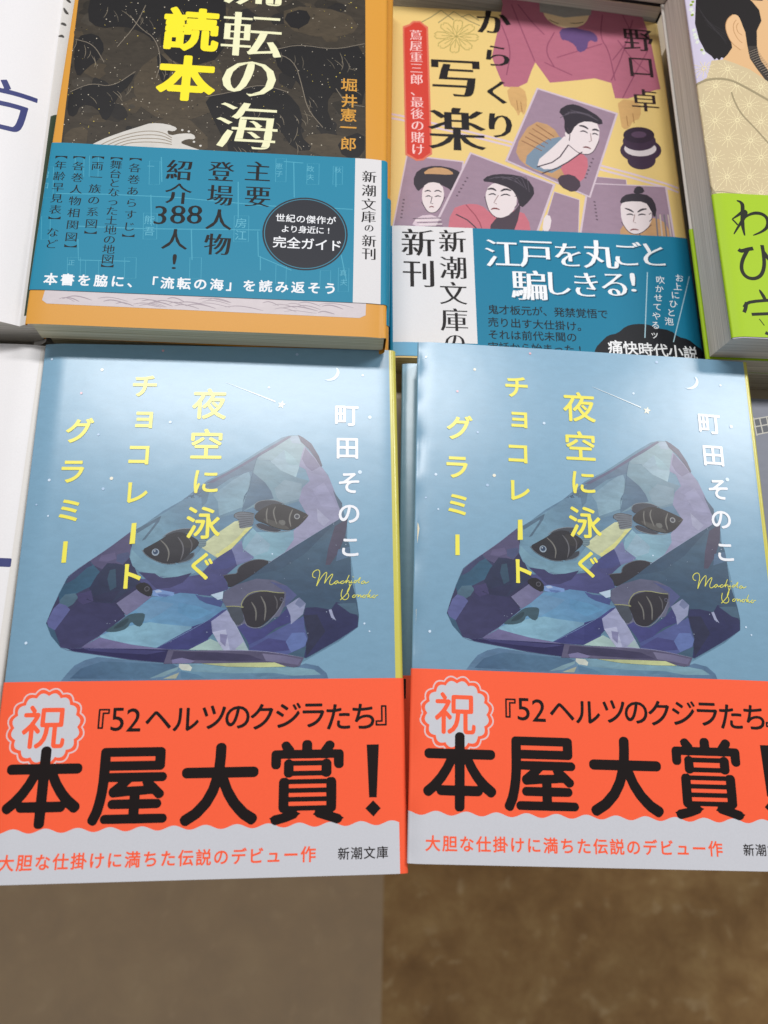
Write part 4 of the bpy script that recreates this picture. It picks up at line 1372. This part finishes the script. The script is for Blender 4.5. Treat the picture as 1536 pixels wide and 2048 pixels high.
    z.line([(424, 752), (444, 748), (460, 758)], 9, hair, 14, 1, True); z.line([(476, 760), (496, 750), (520, 758)], 9, hair, 14, 1, True)
    z.line([(428, 774), (446, 768), (460, 776)], 6, hair, 14, 1, True); z.line([(476, 778), (496, 770), (516, 778)], 6, hair, 14, 1, True)
    z.line([(438, 832), (452, 826), (474, 832)], 7, rgb(120, 50, 54), 14, 1, True); z.line([(414, 780), (430, 842), (470, 872), (522, 850)], 3, deep, 14, 2)
    z.line([(532, 780), (548, 776), (546, 812), (532, 824)], 3, deep, 14, 1); z.line([(470, 872), (480, 930), (440, 958)], 5, deep, 14, 1); z.line([(300, 850), (360, 880), (420, 958)], 5, deep, 14, 1); z.line([(340, 812), (390, 870), (410, 930)], 4, rgb(150, 70, 86), 14, 1)
    for k in range(6):
        z.line([(430 + k * 26, 712 - k % 2 * 4), (470 + k * 22, 700), (540 + k * 10, 722 + k * 8)], 2.5, rgb(92, 84, 96), 14.5 + k * .05, 1)
    z.line([(468, 775), (450, 805), (462, 810)], 3, rgb(150, 120, 120), 14, 0)
    tiny(345, 705, -8, 14, 11)
    card([(620, 350), (942, 450), (832, 786), (494, 640)], 11)
    z.poly([(530, 590), (600, 480), (680, 500), (720, 560), (820, 640), (780, 740), (640, 690), (560, 650)], ochre, 13)
    z.poly([(560, 640), (640, 560), (730, 540), (760, 600), (700, 690), (620, 680)], rgb(120, 140, 160, 0.1), 14)
    z.poly([(700, 640), (790, 600), (830, 640), (800, 730), (740, 720)], rose, 14)
    z.poly([(610, 650), (690, 580), (740, 530), (800, 600), (740, 650), (660, 680)], pale, 15)
    z.poly([(726, 520), (770, 470), (830, 470), (868, 500), (866, 560), (840, 612), (790, 612), (745, 575)], pale, 16)
    z.poly([(702, 440), (750, 412), (800, 424), (876, 470), (882, 500), (820, 480), (775, 495), (750, 540), (728, 520), (730, 470)], hair, 17)
    for k in range(5):
        z.line([(560 + k * 14, 560 - k * 16), (640 + k * 12, 600 - k * 14)], 4, rgb(140, 98, 70), 14, 0)
    z.line([(786, 500), (806, 502), (824, 514)], 9, hair, 18, 1, True); z.line([(838, 518), (852, 514), (866, 522)], 9, hair, 18, 1, True)
    z.line([(790, 524), (806, 520), (822, 530)], 6, hair, 18, 1, True); z.line([(838, 534), (850, 530), (864, 538)], 6, hair, 18, 1, True)
    z.line([(802, 586), (818, 584), (834, 592)], 7, rgb(110, 46, 50), 18, 1, True); z.line([(866, 560), (840, 614), (790, 614), (745, 576)], 3, deep, 18, 2)
    z.line([(740, 510), (752, 530), (748, 560)], 3, deep, 18, 1); z.line([(745, 576), (700, 640), (620, 664)], 5, deep, 18, 1); z.line([(640, 690), (720, 660), (800, 604)], 5, deep, 18, 1)
    z.poly([(700, 700), (760, 690), (800, 730), (770, 768), (710, 740)], deep, 17)
    for k in range(5):
        z.line([(712 + k * 10, 470 - k * 8), (760 + k * 14, 440 + k * 4), (830 + k * 8, 456 + k * 6)], 2.5, rgb(92, 84, 96), 18.2 + k * .05, 1)
    z.line([(832, 530), (836, 560), (826, 564)], 3, rgb(150, 120, 120), 18, 0)
    tiny(842, 630, -6, 15, 14)
    # round dark tobacco box
    hat = rgb(62, 44, 66, 0.15)

    def oval(x, y, rx, ry, c_, lay):
        z.poly([(x + rx * math.cos(t), y + ry * math.sin(t)) for t in np.linspace(0, 2 * math.pi, 25)[:-1]], c_, lay, 0)
    oval(1035, 636, 56, 36, hat, 4)
    oval(1032, 596, 82, 48, hat, 5)
    oval(1030, 590, 64, 30, rgb(214, 204, 208), 6)
    oval(1026, 560, 66, 38, hat, 7)
    oval(1024, 536, 62, 32, rgb(50, 36, 54), 8)
    oval(1024, 534, 30, 13, rgb(88, 66, 90), 9)
    # crest of leaves and hills
    ol = rgb(176, 160, 92)
    for k in range(8):
        t0 = k * math.pi / 4 + .1
        pts = [(302 + r_ * 88 * math.cos(t0 + q_), 146 + r_ * 66 * math.sin(t0 + q_)) for r_, q_ in ((.15, 0), (.6, .33), (.9, .22), (1.0, .06), (.9, 0), (1.0, -.06), (.9, -.22), (.6, -.33))]
        z.line(pts, 4, ol, 3, 0, closed=True)
        z.line([(302, 146), (302 + 60 * math.cos(t0), 146 + 45 * math.sin(t0))], 3, ol, 4, 0)
    for p in ([(150, 96), (200, 70), (242, 42), (280, 72), (292, 82)], [(230, 92), (292, 48), (350, 84), (395, 104)], [(320, 70), (352, 58), (392, 84)]):
        z.line(p, 4, rgb(140, 132, 92), 3, 0)
    # red plaque
    z.poly([(90, 105), (116, 96), (130, 84), (160, 84), (172, 96), (190, 108), (206, 612), (186, 624), (172, 636), (144, 638), (128, 628), (100, 614)], rgb(214, 116, 92), 9, 0)
    z.poly([(96, 112), (120, 102), (134, 91), (158, 91), (170, 102), (183, 114), (199, 606), (182, 618), (168, 629), (146, 631), (132, 622), (107, 608)], rgb(204, 62, 48), 10, 0)
    z.text('蔦屋重三郎、最後の賭け', (142, 140), (150, 592), 54, rgb(242, 206, 206), 12, 'mincho', 0.018, 1.05)
    # title and author
    z.chars([('か', 450, 90, 140), ('ら', 465, 224, 124), ('く', 462, 368, 128), ('り', 476, 500, 140)], 130, INK, 20, 'mincho', 0.040)
    z.chars([('写', 300, 312, 212), ('楽', 304, 512, 226)], 210, INK, 20, 'mincho', 0.042)
    z.chars([('野', 1022, 160, 122), ('口', 1033, 268, 116), ('卓', 1048, 398, 116)], 120, rgb(48, 34, 38), 20, 'mincho', 0.023)
    D.finish_cover(pr, SATIN)


def yellow_band():
    pr = Print()
    sh = D.band_sheet
    z = Pen(D, pr).view(760, 0, 1.9794)
    v1 = z.p(700, 920)[1]
    pr.rect(-sh.rf * math.pi, sh.len, 0.6, v1, rgb(26, 124, 158), 0)
    u0, u1 = z.p(48, 1000)[0], z.p(374, 1100)[0]
    vb = z.p(100, 1355)[1]
    pr.rect(0.4, u1, vb, v1, rgb(226, 224, 226), 1)
    pr.rect(0.4, z.p(165, 1380)[0], 0.6, vb, rgb(110, 170, 204), 1)
    z.chars([('新', 150, 962, 138), ('刊', 152, 1085, 136)], 132, INK, 3, 'mincho', 0.023)
    z.chars([('新', 286, 957), ('潮', 288, 1062), ('文', 290, 1163), ('庫', 293, 1268), ('の', 296, 1358, 90)], 112, INK, 3, 'mincho', 0.023)
    W2 = rgb(242, 244, 248)
    SH = rgb(20, 84, 110)
    for dx, c_, lay in ((5, SH, 3), (0, W2, 4)):
        z.chars([('江', 482 + dx, 1006 + dx), ('戸', 615 + dx, 1010 + dx), ('を', 742 + dx, 1012 + dx, 124), ('丸', 870 + dx, 1010 + dx), ('ご', 982 + dx, 1006 + dx, 124), ('と', 1082 + dx, 1010 + dx, 124)], 140, c_, lay, 'mincho', 0.027)
        z.chars([('騙', 588 + dx, 1132 + dx, 146), ('し', 708 + dx, 1126 + dx, 122), ('き', 815 + dx, 1130 + dx, 126), ('る', 925 + dx, 1130 + dx, 126), ('!', 1000 + dx, 1120 + dx, 122)], 136, c_, lay, 'mincho', 0.027)
    for s, p0, p1 in (('鬼才板元が、発禁覚悟で', (447, 1228), (880, 1246)), ('売り出す大仕掛け。', (447, 1278), (800, 1296)), ('それは前代未聞の', (447, 1327), (757, 1338)), ('実話から始まった!', (447, 1376), (790, 1388))):
        z.text(s, p0, p1, 44, rgb(20, 30, 38), 3, 'round', 0.010)
    z.line([(1057, 1080), (1047, 1340)], 4, rgb(170, 206, 220), 3, 0)
    z.line([(1226, 1092), (1160, 1356)], 4, rgb(170, 206, 220), 3, 0)
    z.text('お上にひと泡', (1184, 1102), (1143, 1274), 36, W2, 3, 'round', 0.006)
    z.text('吹かせてやるッ', (1108, 1110), (1085, 1326), 36, W2, 3, 'round', 0.006)
    z.poly([(846, 1420), (850, 1380), (880, 1350), (900, 1330), (940, 1322), (970, 1294), (1010, 1284), (1060, 1286), (1090, 1300), (1150, 1310), (1180, 1336), (1220, 1344), (1250, 1366), (1280, 1384), (1290, 1430)], rgb(30, 32, 38), 3, 1)
    z.text('痛快時代小説', (930, 1376), (1228, 1398), 60, W2, 6, 'round', 0.016)
    D.finish_band(pr, BAND)


yellow_cover()
yellow_band()

# ================================================================ the bearded-man paperback, far right
EG = "beige paperbacks with lime paper bands"
LIME = rgb(167, 202, 40)
BEIGE = rgb(208, 190, 152)


def bend_e(u, v):
    return -0.7 * max(0, 1 - u / 3.5) ** 2


E = Book("paperback_book", "paperback with a dark-haired bearded man in a dotted beige robe and a lime band", 121.2, 121.4, 0.006, 13.0, 15.0, bend=bend_e, spine=1.6, group=EG, pages=PAGES_GREY, lean=2.0)


def beige_cover():
    pr = E.cover_print(rgb(206, 198, 220), BEIGE)
    z = Pen(E, pr).view(1300, 0, 6.508)
    rnd = random.Random(5)
    skin, hair = rgb(224, 182, 134), rgb(30, 26, 27)
    # little white flowers
    for x, y, r in ((545, 40, 26), (540, 110, 24), (560, 160, 22), (575, 380, 20), (590, 440, 22), (605, 480, 24), (620, 540, 22), (680, 640, 18), (700, 690, 22)):
        z.poly([(x + r * (1 + .3 * math.sin(5 * t)) * math.cos(t), y + r * (1 + .3 * math.sin(5 * t)) * math.sin(t)) for t in np.linspace(0, 2 * math.pi, 21)[:-1]], rgb(222, 228, 214), 1, 0)
    for x, y in ((560, 20), (555, 185), (540, 55), (675, 650)):
        z.dot(x, y, 20, rgb(138, 158, 52), 2, 8)
    z.poly([(940, 780), (1070, 620), (1000, 440), (1000, -700), (2600, -700), (2600, 1500), (1536, 1250)], skin, 2, 0)
    z.poly([(595, 0), (640, -300), (900, -600), (1600, -700), (1600, -120), (1460, 10), (1300, 0), (1330, 20), (1420, 130), (1450, 270), (1390, 400), (1392, 600), (1268, 610), (1240, 420), (1160, 230), (1080, 190), (1010, 240), (980, 340), (1000, 440), (1060, 560), (1070, 620), (1010, 710), (960, 760), (930, 745), (900, 790), (870, 755), (840, 780), (800, 730), (720, 670), (640, 510), (588, 300)], hair, 3, 0)
    for k in range(5):
        z.line([(620 + k * 30, 80 + k * 60), (760 + k * 40, 300 + k * 40), (1000, 420 + k * 40)], 5, rgb(58, 54, 58), 4, 2)
    z.poly([(1080, 188), (1135, 195), (1175, 250), (1240, 440), (1236, 620), (1190, 655), (1130, 610), (1060, 560), (1000, 440), (978, 330), (1010, 240)], rgb(228, 186, 140), 5, 1)
    for p in ([(1120, 260), (1080, 320), (1090, 420), (1150, 520), (1200, 560)], [(1150, 300), (1120, 340), (1140, 420), (1200, 460)], [(1080, 188), (1010, 240), (978, 330), (1000, 440), (1060, 560), (1180, 652)]):
        z.line(p, 9, rgb(188, 142, 96), 6, 2)
    z.poly([(1268, 600), (1392, 600), (1410, 700), (1450, 800), (1540, 920), (1900, 1250), (1900, 1450), (1500, 1040), (1380, 880), (1300, 760)], rgb(62, 56, 52), 5, 0)
    for k in range(26):
        t = k / 25
        x, y = 1275 + 250 * t ** 1.4, 650 + 330 * t
        z.line([(x, y + 20), (x + 60, y - 5), (x + 125, y - 30)], 5, rgb(156, 142, 126) if k % 2 else rgb(28, 24, 24), 6, 0)
    # the robe with its sprinkled stars
    robe = [(800, 790), (960, 775), (1100, 822), (1300, 905), (1536, 1062), (1900, 1300), (2600, 1700), (2600, 3200), (-200, 3200), (-200, 1400), (560, 1100), (650, 1060), (740, 1010)]
    z.poly(robe, BEIGE, 7, 0)
    dotc = rgb(236, 222, 178)
    st = 300
    for iy in range(8):
        for ix in range(7):
            cx, cy = 700 + ix * st + (st / 2 if iy % 2 else 0) + rnd.uniform(-20, 20), 880 + iy * st * .78 + rnd.uniform(-20, 20)
            for k in range(12):
                a = k * math.pi / 6 + .1
                for j in range(1, 6):
                    x, y = cx + math.cos(a) * j * 27, cy + math.sin(a) * j * 27 * .85
                    if y < 800 + max(0, x - 960) * 0.5 or x < 560 + (y - 1000) * .11 or x > 2000 or y > 2640:
                        continue
                    z.line([(x - math.cos(a) * 9, y - math.sin(a) * 9), (x + math.cos(a) * 9, y + math.sin(a) * 9)], 9 if j > 1 else 12, dotc, 8, 0)
    kh = rgb(160, 146, 114)
    z.line([(600, 1080), (660, 1062), (760, 1035), (900, 1022), (1050, 1042), (1200, 1112), (1400, 1225), (1600, 1340), (1800, 1480)], 34, kh, 10, 1)
    z.line([(1060, 1200), (1090, 1300), (1180, 1480), (1350, 1650), (1536, 1860), (1700, 2040)], 22, kh, 10, 2)
    z.line([(640, 2220), (780, 2380), (880, 2560)], 40, kh, 10, 1)
    z.line([(860, 2480), (1100, 2520), (1536, 2560)], 10, kh, 10, 1)
    E.finish_cover(pr, SATIN)
    bp = Print()
    sh = E.band_sheet
    v1 = E.uv(1470, 388)[1]
    bp.rect(-sh.rf * math.pi, sh.len, 0.3, v1, LIME, 0)
    y = Pen(E, bp).view(1320, 280, 7.11)
    brush = rgb(30, 34, 22)
    k = 7
    # three brush characters drawn stroke by stroke
    y.line([(1085, 868), (1140, 885), (1172, 930), (1168, 1050), (1165, 1180), (1180, 1280), (1200, 1366)], 55, brush, 4, 2, True)
    y.line([(1022, 1130), (1100, 1080), (1180, 1020), (1222, 1020), (1205, 1090), (1120, 1220), (1045, 1345)], 49, brush, 5, 2, True)
    y.line([(1022, 1132), (1070, 1180), (1100, 1215)], 23, brush, 6, 1)
    y.line([(1165, 1150), (1240, 1075), (1350, 1040), (1460, 1060), (1530, 1130), (1530, 1240), (1450, 1310), (1320, 1362)], 52, brush, 6, 2, True)
    y.line([(1110, 1562), (1150, 1590), (1240, 1560), (1320, 1548)], 58, brush, 4, 2)
    y.line([(1240, 1570), (1160, 1720), (1150, 1860), (1220, 1960), (1340, 1985), (1440, 1930), (1480, 1800), (1470, 1640), (1445, 1500)], 52, brush, 5, 2)
    y.line([(1455, 1560), (1520, 1680), (1580, 1730), (1660, 1750)], 55, brush, 6, 2, True)
    w = Pen(E, bp).view(760, 0, 1.9794)
    w.line([(1500, 1148), (1520, 1180), (1526, 1196)], 14, brush, 4, 1, True)
    w.line([(1440, 1218), (1450, 1200), (1500, 1192), (1600, 1188), (1612, 1206)], 13, brush, 5, 1)
    w.line([(1450, 1198), (1446, 1222), (1440, 1238)], 14, brush, 6, 1)
    w.line([(1470, 1246), (1520, 1244), (1620, 1240)], 13, brush, 4, 0)
    w.line([(1550, 1220), (1552, 1280), (1540, 1326), (1524, 1318)], 14, brush, 5, 1)
    w.line([(1500, 1264), (1520, 1290)], 14, brush, 6, 0, True)
    E.finish_band(bp, BAND)


beige_cover()
E2 = plain_copy("beige paperback with lime band lying under the bearded-man one", 119.9, 121.6, 0.006, -2.1, 10.0, rgb(214, 208, 200), BEIGE, SATIN, EG, pages=PAGES_GREY, band=(LIME, 0.3, 50), lean=-4.5)
plain_copy("beige paperback with lime band at the bottom of the far right stack", 127.5, 122.6, 0.0, -12.2, 13.7, rgb(214, 208, 200), BEIGE, SATIN, EG, pages=PAGES_GREY, band=(LIME, 0.3, 50))

# ================================================================ the slate book at the right edge
G = Book("paperback_book", "slate grey book with a pale lattice window, at the right edge under the beige stack", 135.0, -38.6, -0.012, -10.0, 15.8, bend=None, spine=1.6)
pr = G.cover_print(rgb(120, 124, 138, .1), rgb(110, 114, 128))
z = Pen(G, pr).view(1380, 640, 7.88)
lat = rgb(188, 186, 178)
z.poly([(990, 1560), (1229, 1522), (1500, 1490), (1500, 1760), (1229, 1772), (1050, 1808)], rgb(84, 88, 96), 1, 0)
for p in ([(985, 1566), (1229, 1524), (1500, 1490)], [(1010, 1686), (1229, 1646), (1500, 1610)], [(1046, 1806), (1229, 1770), (1500, 1740)], [(1000, 1540), (1056, 1826)], [(1096, 1545), (1152, 1792)], [(1205, 1526), (1256, 1770)], [(1310, 1510), (1360, 1750)]):
    z.line(p, 18, lat, 2, 0)
G.finish_cover(pr, SATIN)

# ================================================================ the white books at the left edge
LG = "white books with navy lettering"
NAVY = rgb(58, 64, 118)
WPAPER = rgb(232, 230, 232)


def bend_l(u, v):
    return -6.5 * max(0, 1 - (105.5 - u) / 21.0) ** 2


def white_cover(book, upper):
    pr = book.cover_print(WPAPER, rgb(222, 218, 214))
    z = Pen(book, pr)
    W = book.W
    if upper:
        v = book.uv(40, 200)[1]
        pr.glyph('方', W - 12.6, v - 0.8, 21.0, NAVY, 2, 'round', 0.006, True)
        v2 = book.uv(8, 530)[1]
        pr.disc((W - 11.6, v2), 2.0, rgb(140, 122, 104), 2, 16, 3.1)
        dk = rgb(70, 66, 62)
        vv = book.uv(125, 20)[1]
        for k, (du, dv, l_) in enumerate(((0.9, 9, 3.2), (0.5, 4, 4.0), (0.2, -1, 2.4), (-0.1, -6, 2.0))):
            pr.stroke([(W + du + 2.6, vv + dv), (W + du + 1.4, vv + dv + 1.2), (W + du, vv + dv + l_)], 0.9, dk, 2, 1, True)
        vg = book.uv(95, 205)[1]
        pr.rect(W + 1.2, book.sheet.len - 4, 3, vg, rgb(52, 68, 48), 1)
    else:
        v = book.uv(28, 1135)[1]
        pr.glyph('方', W - 11.7, v - 5.0, 26.0, NAVY, 2, 'round', 0.012, True)
    book.finish_cover(pr, SATIN)


L1 = Book("paperback_book", "white book at the left edge with navy character and brown spot, beside the gold book", -201.2, 116.5, 0.026, 11.0, 18.0, bend=bend_l, spine=5.5, group=LG, pages=PAGES_GREY)
white_cover(L1, True)
L2 = Book("paperback_book", "white book at the left edge beside the blue paperback, below the other white one", -195.4, -35.2, 0.010, -2.0, 23.8, bend=lambda u, v: -0.5 * max(0, 1 - (105.5 - u) / 6.0) ** 2, spine=2.2, group=LG, pages=PAGES_GREY)
white_cover(L2, False)
plain_copy("white book at the bottom of the stack at the left edge", -199.5, 118.5, 0.02, -7.1, 18.7, WPAPER, rgb(222, 218, 214), SATIN, LG, pages=PAGES_GREY, spine=4.0)

# ================================================================ the next row: two books whose lower ends show at the top of the photo
HG = "dark covered books in the far row"
H1 = plain_copy("book in the far row overhanging the yellow paperback, its lower page edges showing", 15.4, 283.9, -0.0765, 14.0, 20.0, rgb(60, 54, 56), rgb(38, 34, 38), SATIN, HG, pages=PAGES_GREY)
H2 = plain_copy("second book down in the far row behind the yellow paperback", 15.2, 284.2, -0.0765, -6.1, 19.8, rgb(60, 54, 56), rgb(38, 34, 38), SATIN, HG, pages=PAGES_GREY)
